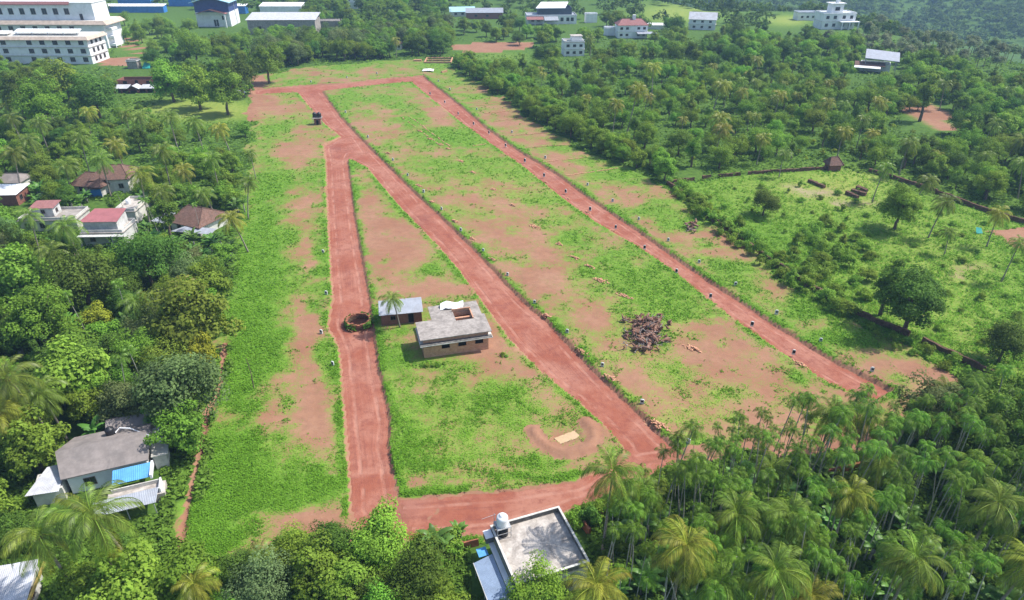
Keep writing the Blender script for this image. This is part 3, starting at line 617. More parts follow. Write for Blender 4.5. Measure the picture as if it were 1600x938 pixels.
# --- metal roofed shed in the lower left corner
o = P(-30, 955, 2.6); A = math.radians(14)
b = Bld('corner_shed', 'shed with a pale sheet roof cut off by the bottom left corner', 'shed', (o.x, o.y, 0), A)
b.corr((-3, -1.5, 2.6), (4.6, -1.5, 2.6), (4.2, 5.6, 3.2), (-3.4, 5.6, 3.2), M['asbestos'], 5, .03)
walls(b, 'cream', -2.8, 4.0, -1.0, 5.2, -.3, 2.55); b.part('verge_board', MB().box(4.55, 4.75, -1.5, 5.5, 2.35, 2.75), M['yellow'])
b.win('r', 4.0, 2.0, 1.0, 1.2, 1.0); prot(0, 864, 70, 938, 45)

# --- generic house used for the cluster on the left and the far houses
def house(name, label, px, py, w, d, h, ang=0., wall='white', roof='flat', rmat='concrete', rise=1.6, wins=(), storeys=1, ledge=True, group=None, guard=None, ov=.5, fm='frame_brown', ww=1.1, wh=1.2, cat='house', below=.6, rn='roof'):
    o = P(px, py); z0 = gz1(o.x, o.y)
    b = Bld(name, label, cat, (o.x, o.y, z0), math.radians(ang), group); x0, x1 = -w/2, w/2
    walls(b, wall, x0, x1, 0, d, -below, h)
    for k in range(1, storeys):
        zz = h * k / storeys; lg = MB()
        for q in ((x0 - .3, x1 + .3, -.3, 0), (x0 - .3, x1 + .3, d, d + .3), (x0 - .3, x0, 0, d), (x1, x1 + .3, 0, d)): lg.box(*q, zz - .08, zz + .08)
        if ledge: b.part('floor_ledge', lg, M['cream'])
    sh = h / storeys
    for k in range(storeys):
        for f, us in wins:
            for u in us: b.win(f, {'f': 0, 'b': d, 'l': x0, 'r': x1}[f], u, k * sh + sh * .36, ww, min(wh, sh * .45), fm)
    if roof == 'flat':
        b.box(rn, M[rmat], x0 - ov * .6, x1 + ov * .6, -ov * .6, d + ov * .6, h, h + .15); pz = MB()
        for q in ((x0, x1, 0, .15), (x0, x1, d - .15, d), (x0, x0 + .15, .15, d - .15), (x1 - .15, x1, .15, d - .15)): pz.box(*q, h + .152, h + .75)
        b.part('parapet', pz, M[wall])
    elif roof == 'hip': b.hip(x0, x1, 0, d, h, rise, M[rmat], ov=ov)
    elif roof == 'gable': b.gable(x0, x1, 0, d, h, rise, M[rmat], M[wall], ov)
    elif roof == 'shed': b.corr((x0 - ov, -ov, h), (x1 + ov, -ov, h), (x1 + ov, d + ov, h + rise), (x0 - ov, d + ov, h + rise), M[rmat], 4, .04, width=1.6); b.box('back_wall', M[wall], x0, x1, d - .2, d, h + .003, h + rise * .9)
    if guard: prot(*guard, o.y)
    return b

b = house('red_awning_house', 'two storey white house with a red sheet roof above its upper room', 166, 384, 9.4, 7.0, 3.3, 2, 'old_white', 'flat', 'concrete2', wins=(('f', (-2.6, 1.6, 3.6)),), guard=(135, 315, 196, 378))
walls(b, 'old_white', -4.4, 3.4, 1.0, 6.2, 3.452, 6.0, name='upper_wall')
b.corr((-4.9, .4, 5.9), (3.9, .4, 5.9), (3.6, 6.6, 6.8), (-3.9, 6.6, 6.8), M['red_sheet'], 5, .04, width=1.2)
b.box('porch_slab', M['old_white'], -5.2, 5.2, -1.6, -.33, 2.9, 3.05); b.box('porch_column', M['old_white'], 2.6, 2.9, -1.5, -1.2, -.6, 2.9); b.box('porch_column', M['old_white'], -4.9, -4.6, -1.5, -1.2, -.6, 2.9)
tp = P(201, 318, 3.5); tank('water_tank', (tp.x, tp.y, 3.4), .6, 1.3, M['pwhite'], 'small white water tank beside the red sheet roof')
b = house('side_terrace', 'low flat roofed block right behind the red roofed house', 200, 350, 5, 9, 3.2, 2, 'cream', 'flat', 'concrete2', guard=(190, 320, 215, 345))
b = house('white_cabin_house', 'low white house with a small pink roofed cabin on its terrace', 80, 362, 13.5, 7, 3.0, 4, 'cream', 'flat', 'concrete', wins=(('f', (-5, -1.5, 2.5)),), guard=(30, 308, 130, 352))
walls(b, 'old_white', -4.2, .9, 2.0, 5.5, 3.152, 5.6, name='cabin_wall')
b.corr((-4.6, 1.6, 5.55), (1.4, 1.6, 5.55), (1.4, 6.0, 6.0), (-4.6, 6.0, 6.0), M['pink_red'], 5, .03, width=1.2); b.win('r', .9, 3.6, 3.9, .8, .9); b.win('f', 2.0, -1.5, 4.1, .8, .8)
house('tiled_house', 'old house with a brown hipped tile roof, lower one of the pair', 140, 306, 8.5, 7.5, 2.8, -12, 'cream', 'hip', 'tile', 2.6, (('f', (-2, 2)),), guard=(115, 262, 160, 292), ov=.8)
house('tiled_house', 'old house with a brown hipped tile roof, higher one of the pair', 178, 302, 9, 8, 4.2, 8, 'cream', 'hip', 'tile', 2.8, (('f', (-2, 2.5)),), guard=(155, 252, 205, 285), ov=.8)
b = house('tiled_house', 'old brown tiled house flanked by grey sheet lean-tos near the banana plants', 292, 366, 9.5, 9, 2.7, -24, 'cream', 'hip', 'tile', 2.9, (('f', (-2, 2)),), guard=(252, 318, 356, 358), ov=.7)
b.corr((-10.0, -1.2, 2.2), (-5.6, -1.6, 2.2), (-5.4, 3.8, 2.9), (-9.6, 4.0, 2.9), M['metal'], 4, .04); b.corr((-1.0, -3.6, 2.0), (9.4, -1.0, 2.0), (9.0, 1.2, 2.55), (1.0, -.7, 2.55), M['metal'], 4, .04)
for xx, yy in ((-9.6, -.9), (-6, -1.2), (4, -2.2), (8.8, -.9)): b.box('post', M['steel'], xx, xx + .12, yy, yy + .12, -.6, 2.1)
house('edge_house', 'brown walled house with a white sheet roof at the left picture edge', 6, 322, 8, 6, 3.2, 3, 'old_brick', 'shed', 'white2', .6, (('r', (2,)),), guard=(0, 290, 26, 310))
house('edge_shed', 'grey roofed shed behind the brown walled house at the left edge', 6, 298, 10, 6, 2.4, 2, 'cream', 'hip', 'render', 1.6, guard=(0, 270, 24, 290))
house('blue_walled_hut', 'small hut with a blue wall between the brown tiled houses', 152, 308, 3, 3, 2.4, 0, 'blue', 'shed', 'tile', .5, guard=(142, 286, 160, 300))

# --- brick ruin and cabin below the white institution
b = house('brick_ruin', 'roofless brick house with an arched white porch roof', 217, 142, 17, 7, 4.6, 2, 'old_brick', 'none', guard=(186, 106, 246, 142), wins=())
for u in (-5, 5): b.win('f', 0, u, 3.0, 1.6, 1.1, 'hole', gl='hole', mull=0)
b.win('f', 0, 0, 2.6, 1.2, 1.9, 'hole', gl='hole', mull=0, name='door')
b.slab_poly('porch_roof', [(-9, -4.5, 2.0), (-2.5, -4.5, 2.0), (-2.5, -.05, 2.9), (-9, -.05, 2.9)], .12, M['asbestos']); b.slab_poly('porch_roof', [(2.5, -4.5, 2.0), (9, -4.5, 2.0), (9, -.05, 2.9), (2.5, -.05, 2.9)], .12, M['asbestos'])
b.slab_poly('porch_roof', [(-2.6, -5.2, 2.0), (0, -5.2, 3.3), (0, -.05, 3.3), (-2.6, -.05, 2.0)], .12, M['asbestos']); b.slab_poly('porch_roof', [(.003, -5.2, 3.3), (2.6, -5.2, 2.0), (2.6, -.05, 2.0), (.003, -.05, 3.3)], .12, M['asbestos'])
for xx in (-8.6, -5.5, -2.3, 1.9, 5.1, 8.2): b.box('porch_column', M['old_brick'], xx, xx + .5, -4.4, -3.9, -.6, 1.85)
arch = MB(); K = 10
for i in range(K):
    a0, a1 = math.pi*i/K, math.pi*(i+1)/K
    arch.poly([(1.6*math.cos(a0), -5.0, 1.6*math.sin(a0)+.5), (1.6*math.cos(a1), -5.0, 1.6*math.sin(a1)+.5), (2.0*math.cos(a1), -5.0, 2.0*math.sin(a1)+.5), (2.0*math.cos(a0), -5.0, 2.0*math.sin(a0)+.5),
               (1.6*math.cos(a0), -4.6, 1.6*math.sin(a0)+.5), (1.6*math.cos(a1), -4.6, 1.6*math.sin(a1)+.5), (2.0*math.cos(a1), -4.6, 2.0*math.sin(a1)+.5), (2.0*math.cos(a0), -4.6, 2.0*math.sin(a0)+.5)], [(0,3,2,1),(4,5,6,7),(0,1,5,4),(3,7,6,2)])
b.part('porch_arch', arch, M['old_brick'])
house('stone_cabin', 'small grey block cabin with a flat lid roof above the brick ruin', 208, 108, 5, 4, 3.6, 0, 'concrete', 'flat', 'white', guard=(196, 88, 218, 108), ov=.6)
o = P(222, 108); tag(link('teal_sheet', MB().poly([(0,0,0),(4,0,0),(3.4,3,1.6),(.4,3,2.4),(0,0,-.05),(4,0,-.05),(3.4,3,1.55),(.4,3,2.35)], [(0,1,2,3),(7,6,5,4),(0,4,5,1),(1,5,6,2),(2,6,7,3),(3,7,4,0)]).mesh('teal_sheet', M['teal']), None, (o.x, o.y, .3)), 'teal plastic sheet leaning beside the small grey cabin', 'sheet')
prot(216, 96, 226, 108, o.y)

# --- the white institution, two blocks
o = P(146, 100.5); A = math.radians(-1)
b = Bld('institution_building', 'long white three storey front block with rows of brown windows', 'building', (o.x, o.y, 0), A, 'white institution blocks')
WW, DD, H = 70., 16., 12.2; st3 = H / 3
walls(b, 'white', -WW, 0, 0, DD, -1.5, H, .3)
for k in (1, 2):
    b.part('floor_ledge', MB().box(-WW, .5, -.5, -.003, st3*k - .12, st3*k + .12).box(.003, .5, 0, DD, st3*k - .12, st3*k + .12), M['cream'])
ev = b.part('eave', MB().poly([(-WW,-1.6,H-.35),(1.6,-1.6,H-.35),(1.6,DD+1,H-.35),(0,DD+1,H+1.1),(0,0,H+1.1),(-WW,0,H+1.1),(-WW,-1.6,H-.6),(1.6,-1.6,H-.6),(1.6,DD+1,H-.6)], [(0,1,4,5),(1,2,3,4),(0,6,7,1),(1,7,8,2),(6,5,4,7),(7,4,3,8)]), M['tan'], label='tan sloping eave band')
b.box('roof', M['cream'], -WW, -.2, .2, DD, H + .9, H + 1.05)
xs = [-3.2 - 6.6 * i for i in range(10) if i != 5]
for k in range(3):
    for i, u in enumerate(xs): b.win('f', 0, u, st3*k + 1.3, 2.3, 1.9, 'frame_brown', mull=2, bar=.14)
    for u in (4., 8., 12.): b.win('r', 0, u, st3*k + 1.3, 1.6, 1.9, 'frame_brown', mull=1, bar=.14)
b.slab_poly('roof_shed', [(-38, 3, H+2.6), (-5, 3, H+2.6), (-7, 10, H+3.3), (-40, 10, H+3.3)], .25, M['white2'])
for u in (-37, -29, -21, -13, -6): b.box('shed_post', M['steel'], u, u + .3, 3.2, 3.5, H + 1.052, H + 2.4)
b.slab_poly('roof_shed', [(-70, 2, H+1.9), (-40.5, 2, H+1.9), (-42, 9, H+2.6), (-70, 9, H+2.6)], .25, M['cream'])
prot(0, 40, 172, 78, o.y); prot(95, 70, 172, 100, o.y)
o2 = P(171, 76); b = Bld('institution_building', 'taller white rear block with tan eaves and a stepped right end', 'building', (o2.x, o2.y, 0), A, 'white institution blocks')
H2 = 13.2; W2 = 80.
walls(b, 'white', -W2, 0, 0, 18, -1.5, H2, .3)
for k, (xx0, xx1) in enumerate(((-W2, -13), )):
    pass
b.part('eave', MB().poly([(-W2,-1.8,H2-.4),(3.0,-1.8,H2-.4),(3.0,19,H2-.4),(.3,19,H2+1.5),(.3,0,H2+1.5),(-W2,0,H2+1.5),(-W2,-1.8,H2-.7),(3.0,-1.8,H2-.7),(3.0,19,H2-.7)], [(0,1,4,5),(1,2,3,4),(0,6,7,1),(1,7,8,2),(6,5,4,7),(7,4,3,8)]), M['tan'])
b.box('roof', M['cream'], -W2, .2, .1, 18, H2 + 1.2, H2 + 1.45)
walls(b, 'white', -W2, -5, 3, 18, H2 + 1.45, H2 + 10.2, .3, name='upper_wall')
b.part('upper_eave', MB().poly([(-W2,1.6,H2+9.6),(-17,1.6,H2+9.6),(-17,3,H2+11),(-W2,3,H2+11),(-W2,1.6,H2+9.3),(-17,1.6,H2+9.3)], [(0,1,2,3),(0,4,5,1),(4,3,2,5)]), M['pink_red'])
b.box('upper_roof', M['white'], -W2, -4.6, 2.6, 18.4, H2 + 10.2, H2 + 10.5)
for i in range(9): b.win('f', 3, -20 - 6.3*i, H2 + 4.4, 2.4, 2.9, 'frame_brown', mull=1, bar=.16)
b.win('f', 3, -12.5, H2 + 1.6, 1.6, 3.0, 'frame_brown', mull=0, name='door')
for i in range(9):
    b.win('f', 0, -18 - 6.9*i, H2 - 5.0, 2.3, 3.4, 'frame_brown', mull=1, bar=.16); b.win('f', 0, -18 - 6.9*i, H2 - 9.3, 2.3, 1.9, 'frame_brown', mull=1, bar=.16)
for k in range(3): b.box('balcony', M['white'], .003, 3.2, 2, 8, 1.0 + k*4.2, 2.2 + k*4.2)
for yy in (2.2, 7.5): b.box('balcony_column', M['white'], 2.7, 3.1, yy, yy + .4, -1.5, .99)
prot(0, 0, 180, 60, o2.y)

# --- far buildings along the top
b = house('blue_hall', 'tall hall with navy gable, pale blue roof and a white lower storey', 336, 42, 22, 20, 9, 3, 'white', 'none', guard=(308, 0, 362, 44))
walls(b, 'navy', -11, 11, 0, 20, 9.0, 15, .3, name='upper_wall')
b.slab_poly('roof', [(-13, -3.5, 15.2), (0, -3.5, 18.8), (0, 22, 18.8), (-13, 22, 15.2)], .4, M['pale_blue']); b.slab_poly('roof', [(.004, -3.5, 18.8), (13, -3.5, 15.2), (13, 22, 15.2), (.004, 22, 18.8)], .4, M['pale_blue'])
b.part('gable', MB().poly([(-11,0,15),(11,0,15),(0,0,18.2),(-11,.3,15),(11,.3,15),(0,.3,18.2)], [(0,1,2),(5,4,3),(0,2,5,3),(1,4,5,2),(0,3,4,1)]), M['navy'])
b.slab_poly('porch_roof', [(-10, -5, 8.6), (0, -5, 11.2), (0, -.05, 11.2), (-10, -.05, 8.6)], .3, M['pink_red']); b.slab_poly('porch_roof', [(.004, -5, 11.2), (10, -5, 8.6), (10, -.05, 8.6), (.004, -.05, 11.2)], .3, M['pink_red'])
b.win('f', 0, 1.5, .2, 3.0, 4.2, 'white', name='door', mull=1, bar=.25); b.win('f', 0, 7, 4.5, 2.2, 2.0, mull=1, bar=.2); b.box('porch_column', M['white'], 8.6, 9.4, -4.8, -4.0, -1, 8.2)
tw = P(360, 38); e = link('lattice_mast', None, None, (tw.x + 3, tw.y, 0)); tag(e, 'slender grey lattice mast beside the blue hall', 'mast')
for a in range(3):
    c, s2 = math.cos(a*2.094), math.sin(a*2.094); link('leg', MB().tube([(2.2*c, 2.2*s2, 0), (.9*c, .9*s2, 34)], .14, 5).mesh('leg', M['steel']), e)
br = MB()
for k in range(11):
    z0, z1 = k*3., k*3. + 3
    for a in range(3):
        r0, r1 = 2.2 - z0*.0382, 2.2 - z1*.0382; q = a*2.094; q2 = q + 2.094; br.tube([(r0*math.cos(q), r0*math.sin(q), z0), (r1*math.cos(q2), r1*math.sin(q2), z1)], .08, 4)
link('bracing', br.mesh('bracing', M['steel']), e)
house('blue_warehouse', 'bright blue sheet warehouse at the top picture edge', 212, 12, 26, 12, 13, 0, 'blue', 'gable', 'blue', 2, guard=(198, 0, 222, 8))
house('blue_warehouse', 'bright blue sheet warehouse rising just left of the blue hall', 286, 10, 22, 12, 14, 0, 'blue', 'gable', 'blue', 2, guard=(262, 0, 298, 10))
house('blue_fence_shed', 'long blue shed with a white roof edge below the warehouses', 205, 20, 50, 6, 4.5, 0, 'blue', 'shed', 'white2', 1.0, guard=(172, 6, 236, 18))
house('blue_fence_shed', 'short blue shed just right of the lattice mast', 374, 22, 10, 6, 5.5, 0, 'blue', 'shed', 'white2', .8, guard=(362, 10, 376, 20))
house('grey_workshop', 'long grey block workshop with a ribbed sheet roof', 442, 54, 42, 14, 8.5, 1, 'concrete', 'shed', 'asbestos', 2.6, (('f', (-14, -5, 5, 14)),), guard=(384, 14, 488, 36), ww=2.2, wh=1.6, ov=.8)
house('low_block_shed', 'low pale shed with a flat roof right of the grey workshop', 508, 44, 20, 8, 4, 0, 'concrete', 'flat', 'concrete2', guard=(490, 34, 532, 40))
house('pale_roof_shed', 'pale roofed shed behind the grey workshop', 440, 26, 30, 10, 7, 0, 'white', 'shed', 'white2', 1.5, guard=(396, 10, 468, 22))
house('white_cottage', 'tiny white walled hut in the dark trees at the far end', 621, 78, 4.5, 4, 3.2, 0, 'white', 'hip', 'tile', 1.2, (('f', (-.8, 1)),), guard=(615, 68, 628, 78))
house('white_tower_house', 'tall pale house just showing at the top edge', 551, 14, 8, 8, 9, 0, 'white', 'flat', 'concrete2', wins=(('f', (-2, 2)),), storeys=2, guard=(545, 0, 556, 12))
house('blue_gabled_house', 'small house with a pale blue gable roof among far trees', 723, 26, 18, 9, 3.5, 8, 'cream', 'gable', 'pale_blue', 2.6, (('f', (-5, 0, 5)),), guard=(705, 10, 740, 24), ww=1.8)
house('long_tiled_house', 'long low house with a faded brown and blue roof at the far edge', 757, 30, 26, 9, 4.5, 2, 'old_brick', 'gable', 'metal', 2.4, (('f', (-6, 2)),), guard=(740, 10, 778, 28), ww=1.8)
b = house('slate_clad_house', 'large white house with a dark slate upper hall and pale roof', 862, 38, 34, 14, 5.2, 4, 'white', 'flat', 'metal', wins=(('f', (-13, -9, 3, 7, 11, 14)),), guard=(820, 4, 908, 37), ww=1.9, wh=2.2)
walls(b, 'dark_blue', -9, 14, 3, 14, 5.352, 10, .3, name='upper_wall'); b.slab_poly('upper_roof', [(-11, 1, 10.1), (9, 1, 10.1), (13, 14.5, 12.4), (-6, 14.5, 12.4)], .35, M['white2'])
b.slab_poly('porch_roof', [(-17.5, -5, 3.6), (-6, -5, 3.6), (-6, -.35, 4.9), (-17.5, -.35, 4.9)], .25, M['pink_red']); b.slab_poly('porch_roof', [(-5.5, -6, 3.2), (4, -6, 3.2), (4, -.35, 5.0), (-5.5, -.35, 5.0)], .25, M['metal'])
for xx in (-17, -12, -6.5, 3.4): b.box('porch_column', M['white'], xx, xx + .4, -4.8, -4.4, -1, 3.3)
house('white_gate_wall', 'white garden building right of the slate clad house', 924, 36, 8, 4, 5.5, 10, 'white', 'flat', 'white', guard=(916, 22, 933, 35))
b = house('balustrade_house', 'white terraced house with a balustrade among the plantation trees', 897, 88, 11, 9, 7, 6, 'white', 'flat', 'concrete2', wins=(('f', (-3.5, 0, 3.5)),), storeys=2, guard=(877, 60, 912, 84), ww=1.5)
walls(b, 'white', -1, 4.5, 3, 8, 7.152, 9.6, name='upper_wall'); b.box('upper_roof', M['concrete2'], -1.4, 4.9, 2.6, 8.4, 9.6, 9.8)
for i in range(9): b.box('baluster', M['white'], -5.4 + i*1.3, -5.1 + i*1.3, -.3, 0, 7.75, 8.5)
b = house('red_hipped_house', 'two storey white house with a dull red hipped roof', 988, 60, 18, 11, 7.4, 4, 'white', 'hip', 'pink_red', 3.0, (('f', (-7, -3.5, 3.5, 7)),), 2, guard=(964, 26, 1012, 58), ww=1.5)
b.slab_poly('porch_roof', [(2, -5, 3.2), (14, -5, 3.2), (14, -.35, 3.7), (2, -.35, 3.7)], .25, M['metal']); b.box('roof_tank', M['white'], .5, 2.3, 4.5, 6.3, 9.6, 12.6)
house('white_outbuilding', 'small white outbuilding below the red hipped house', 952, 56, 6, 5, 4.2, 0, 'white', 'flat', 'white', guard=(944, 44, 962, 56))
house('long_wall_building', 'low white roofed building right of the red hipped house', 1022, 46, 15, 5, 2.6, -4, 'white', 'shed', 'white2', .6, guard=(1012, 38, 1032, 45))
house('gable_house', 'two storey white house with a grey gabled roof on the ridge', 1096, 47, 17, 10, 6.6, -14, 'white', 'gable', 'asbestos', 3.6, (('f', (-5, 0, 5)), ('r', (3, 7))), 2, guard=(1076, 20, 1118, 46), ww=1.5)
b = house('balcony_house', 'tall white house with a roof turret above the hazy valley', 1308, 46, 22, 12, 9.4, 5, 'white', 'flat', 'white', wins=(('f', (-8, -3, 3, 8)), ('r', (4, 8))), storeys=2, guard=(1286, 0, 1342, 45), ww=1.9, wh=1.8)
walls(b, 'white', -5, 3, 3, 9, 9.552, 15, name='turret_wall'); b.box('turret_roof', M['white'], -6, 4, 2, 10, 15, 15.4); b.win('f', 3, -1, 11, 3, 2, mull=1); b.box('turret_tank', M['white'], -1.2, .8, 5, 7, 15.402, 17.8)
b.box('porch_slab', M['white'], 0, 12.5, -4, -.35, 4.5, 4.9)
for xx in (.5, 5.5, 11.5): b.box('porch_column', M['white'], xx, xx + .7, -3.9, -3.2, -2, 4.49)
house('flat_white_house', 'low white house with a flat roof left of the turret house', 1261, 32, 14, 8, 5, 4, 'white', 'flat', 'metal', wins=(('f', (-4, 0, 4)),), guard=(1250, 20, 1274, 31), ww=1.6)
b = house('steel_roof_house', 'house under a big tilted pale steel roof among valley trees', 1366, 112, 13, 9, 3.5, -24, 'white', 'none', guard=(1338, 84, 1396, 108))
b.slab_poly('roof', [(-5.5, -3.0, 6.6), (9.5, -3.0, 5.9), (9.5, 7, 8.4), (-5.5, 7, 9.2)], .25, M['metal']); b.slab_poly('lower_roof', [(-9.5, -4.5, 3.4), (4, -4.5, 3.4), (4, 1, 4.3), (-9.5, 1, 4.3)], .2, M['tile'])
b.slab_poly('porch_roof', [(-9.5, -7, 2.7), (2, -7, 2.7), (2, -4.4, 3.2), (-9.5, -4.4, 3.2)], .2, M['white2'])
for xx in (-5, 8.5):
    for yy in (-2.4, 6): b.box('roof_post', M['steel'], xx, xx + .3, yy, yy + .3, -.6, 5.6)
house('thatched_hut', 'small steep roofed hut by the stone wall above the grassy plot', 1304, 268, 3.6, 3.2, 1.9, 5, 'old_brick', 'hip', 'tile', 2.1, guard=(1292, 242, 1316, 264), ov=.5, cat='hut')

# --- twin tank tower by the junction
o = P(497, 194); b = Bld('tank_tower', 'little brick pump room with steel frame beside the road junction', 'tower', (o.x, o.y, 0), math.radians(8))
walls(b, 'old_brick', -1.1, 1.1, -1.1, 1.1, -.3, 2.3); b.box('platform', M['concrete'], -1.7, 1.7, -1.5, 1.5, 2.3, 2.5)
for sx in (-1.6, 1.5):
    for sy in (-1.4, 1.3): b.box('leg', M['steel'], sx, sx + .1, sy, sy + .1, -.3, 2.29)
b.win('f', -1.1, 0, .0, .8, 1.7, 'frame_brown', name='door', mull=0, gl='hole')
prot(486, 170, 512, 196, o.y)
for i, (sx, nm) in enumerate(((-.8, 'left'), (.82, 'right'))): tank('water_tank', (o.x + sx, o.y, 2.505), .78, 1.9, M['black'], 'black water tank on the pump room by the junction, %s one of two' % nm)

# ------------------------------------------------------------------ walls and small things on the plots
def wall_run(name, label, pts, h, t, mat, gap=0.0, cat='wall', jitter=.12, group=None, cope=None):
    """a stone boundary wall in short uneven lengths following the ground"""
    P3 = [P(x, y) for x, y in pts]; e = link(name, None, None, (P3[0].x, P3[0].y, 0)); tag(e, label, cat, group)
    for a, c in zip(P3[:-1], P3[1:]):
        d = c - a; L = d.length; k = max(1, round(L / 2.6)); ang = math.atan2(d.y, d.x)
        for i in range(k):
            if random.random() < gap: continue
            q = a + d * ((i + .5) / k); hh = h * (1 + random.uniform(-1, 1) * jitter); l2 = L / k / 2 + .02; z = gz1(q.x, q.y)
            mb = MB(); j = lambda s=.04: random.uniform(-s, s)
            V = [(-l2, -t/2, -.4), (l2, -t/2, -.4), (l2, t/2, -.4), (-l2, t/2, -.4)] + [(-l2 + j(), -t/2 + j(), hh + j(.1)), (0, -t/2 + j(), hh + j(.1)), (l2 + j(), -t/2 + j(), hh + j(.1)), (l2, t/2 + j(), hh + j(.1)), (0, t/2, hh + j(.1)), (-l2, t/2 + j(), hh + j(.1))]
            mb.poly(V, [(0,3,2,1),(0,1,6,5,4),(2,3,9,8,7),(1,2,7,6),(3,0,4,9),(4,5,8,9),(5,6,7,8)])
            link('wall_length', mb.mesh('wall_length', M[mat]), e, (q.x - P3[0].x, q.y - P3[0].y, z), ang + j(.02))
    return e
wall_run('boundary_wall', 'long mossy laterite wall between the plots and the grassy field', [(1042,288),(1075,310),(1105,340),(1150,372),(1205,412),(1260,447),(1310,478),(1360,502),(1400,518),(1440,535),(1500,565),(1555,590),(1640,622)], 1.25, .45, 'wall_dark', .08)
wall_run('boundary_wall', 'laterite wall running across behind the grassy field to the hut', [(1045,287),(1110,278),(1180,272),(1250,268),(1310,265)], 1.0, .45, 'wall_dark', .12)
wall_run('boundary_wall', 'dark rubble wall slanting along the back of the grassy field', [(1330,262),(1385,276),(1440,294),(1500,318),(1560,338),(1640,362)], 1.2, .5, 'wall_dark', .12)
wall_run('compound_wall', 'red laterite wall left of the flat terrace', [(655,870),(700,862),(748,852)], 1.2, .3, 'wall_red', 0)
wall_run('compound_wall', 'red laterite wall right of the flat terrace running into the palms', [(886,822),(915,815),(960,803),(1010,790),(1062,780)], 1.3, .3, 'wall_red', .05)
wall_run('compound_wall', 'short red laterite wall stub near the flat terrace corner', [(902,812),(912,826),(921,838)], 1.3, .3, 'wall_red', 0)
wall_run('compound_wall', 'red laterite wall at the edge of the palm grove', [(1285,745),(1330,735),(1385,724)], 1.2, .3, 'wall_red', .05)
for i, (pts, lb) in enumerate((([(1263,284),(1288,294)], 'brown laterite stack by the pale track, farthest of the field stacks'), ([(1322,303),(1340,311)], 'brown laterite stack on the pale slope, nearest of the stepped rows'), ([(1330,300),(1352,307)], 'brown laterite stack, middle of the stepped rows'), ([(1338,295),(1354,301)], 'brown laterite stack, highest of the stepped rows'))):
    wall_run('stone_stack', lb, pts, .9, .9, 'wall_dark', 0, 'stack', .15, 'laterite stacks in the grassy field')
# foundation at the far end
e = link('stone_foundation', None, None, P(684, 99)); tag(e, 'rectangular laterite house foundation at the far end of the plots', 'foundation')
for x0, x1, y0, y1 in ((-7, 7, -.3, .3), (-7, 7, 11.4, 12), (-7, -6.4, .3, 11.4), (6.4, 7, .3, 11.4), (-6.4, 6.4, 5.5, 6), (-13, -9, 5, 6.5), (9, 14, -.5, .5)):
    link('wall_length', MB().box(x0, x1, y0, y1, -.3, .75).mesh('wall_length', M['stone']), e)
wall_run('stone_foundation', 'short laterite stack in front of the far foundation', [(690,114),(698,112)], .9, .8, 'stone', 0, 'stack')
o = P(669, 111); V = []; n_ = 8
for j in range(n_):
    for i in range(n_): u, v = i/(n_-1)-.5, j/(n_-1)-.5; V.append((u*5.5, v*4.5, .15 + .9*max(0, .5-abs(u))*(1.3-abs(v)) + random.random()*.25))
q = [tuple(j*n_+i + d for d in (0, 1, n_+1, n_)) for j in range(n_-1) for i in range(n_-1)]; m = MB().poly(V, q); m.poly([(x, y, z-.04) for x, y, z in V], [f[::-1] for f in q])
tag(link('tarpaulin', m.mesh('tarpaulin', M['tarp']), None, (o.x, o.y, .1)), 'white tarpaulin heaped on the grass near the far foundation', 'tarpaulin')
# plot division kerbs
KERB = [((742,166),(792,160)),((757,178),(812,172)),((772,190),(828,184)),((790,213),(858,208)),((816,232),(896,226)),((848,254),(922,245)),((884,275),(966,263)),((672,169),(698,164)),((685,186),(716,180)),((711,202),(738,198)),((760,225),(738,229)),((628,184),(690,229)),((638,181),(704,230))]
for i, (a, c) in enumerate(KERB):
    side = 'wood' if i < 7 else 'inner'; k = i if i < 7 else i - 7
    pa, pb = P(*a), P(*c); d = pb - pa; L = d.length; n = int(L / .75); mb = MB(); ang = math.atan2(d.y, d.x)
    e = tag(link('plot_kerb', None, None, (pa.x, pa.y, 0), ang), 'thin line of laterite blocks dividing plots, %s from the far end, %s side of the road' % (ORD[k], side), 'kerb', 'plot dividing lines')
    for j in range(n):
        if random.random() < (.45 if i > 10 else .12): continue
        x = j * .75; w = pa + d * (j / n); z = gz1(w.x, w.y); mb.box(x, x + .7, (lat := random.uniform(-.12, .12)) - .14, lat + .14, z - .2, z + random.uniform(.12, .22))
    link('block_line', mb.mesh('block_line', M['stone']), e)['kind'] = 'stuff'
# plot marker stones
mk_w = MB().box(-.34, .34, -.09, .09, -.3, .82).poly([(-.34,-.09,.82),(.34,-.09,.82),(.34,.09,.82),(-.34,.09,.82),(-.2,-.09,.98),(.2,-.09,.98),(.2,.09,.98),(-.2,.09,.98)], [(0,1,5,4),(1,2,6,5),(2,3,7,6),(3,0,4,7),(4,5,6,7)])
me_w, me_pl, me_b = mk_w.mesh('marker_body', M['marker']), MB().box(-.2, .2, -.115, -.092, .42, .74).mesh('marker_panel', M['marker_black']), MB().box(-.29, .29, -.13, -.092, .1, .84).mesh('marker_face', M['marker_black'])
MW_C = [(685,128),(703,141),(745,172),(800,208),(852,248),(918,290),(957,316),(998,344),(1044,377),(1092,411),(1149,446),(1213,491),(1282,534),(1362,581)]
MW_B = [(540,176),(575,215),(614,251),(637,275),(662,301),(690,328),(720,361),(755,393),(793,431),(835,474),(886,520),(941,573),(1003,631),(1075,692)]
MW_D = [(486,129),(542,122),(589,116)]
MW_A = [(505,395),(510,461),(502,521),(520,571)]
MB_C = [(672,147),(695,160),(716,178),(740,194),(764,208),(790,228),(820,252),(850,275),(884,300),(922,328),(962,356),(1007,388),(1057,425),(1110,464),(1175,508),(1240,552)]
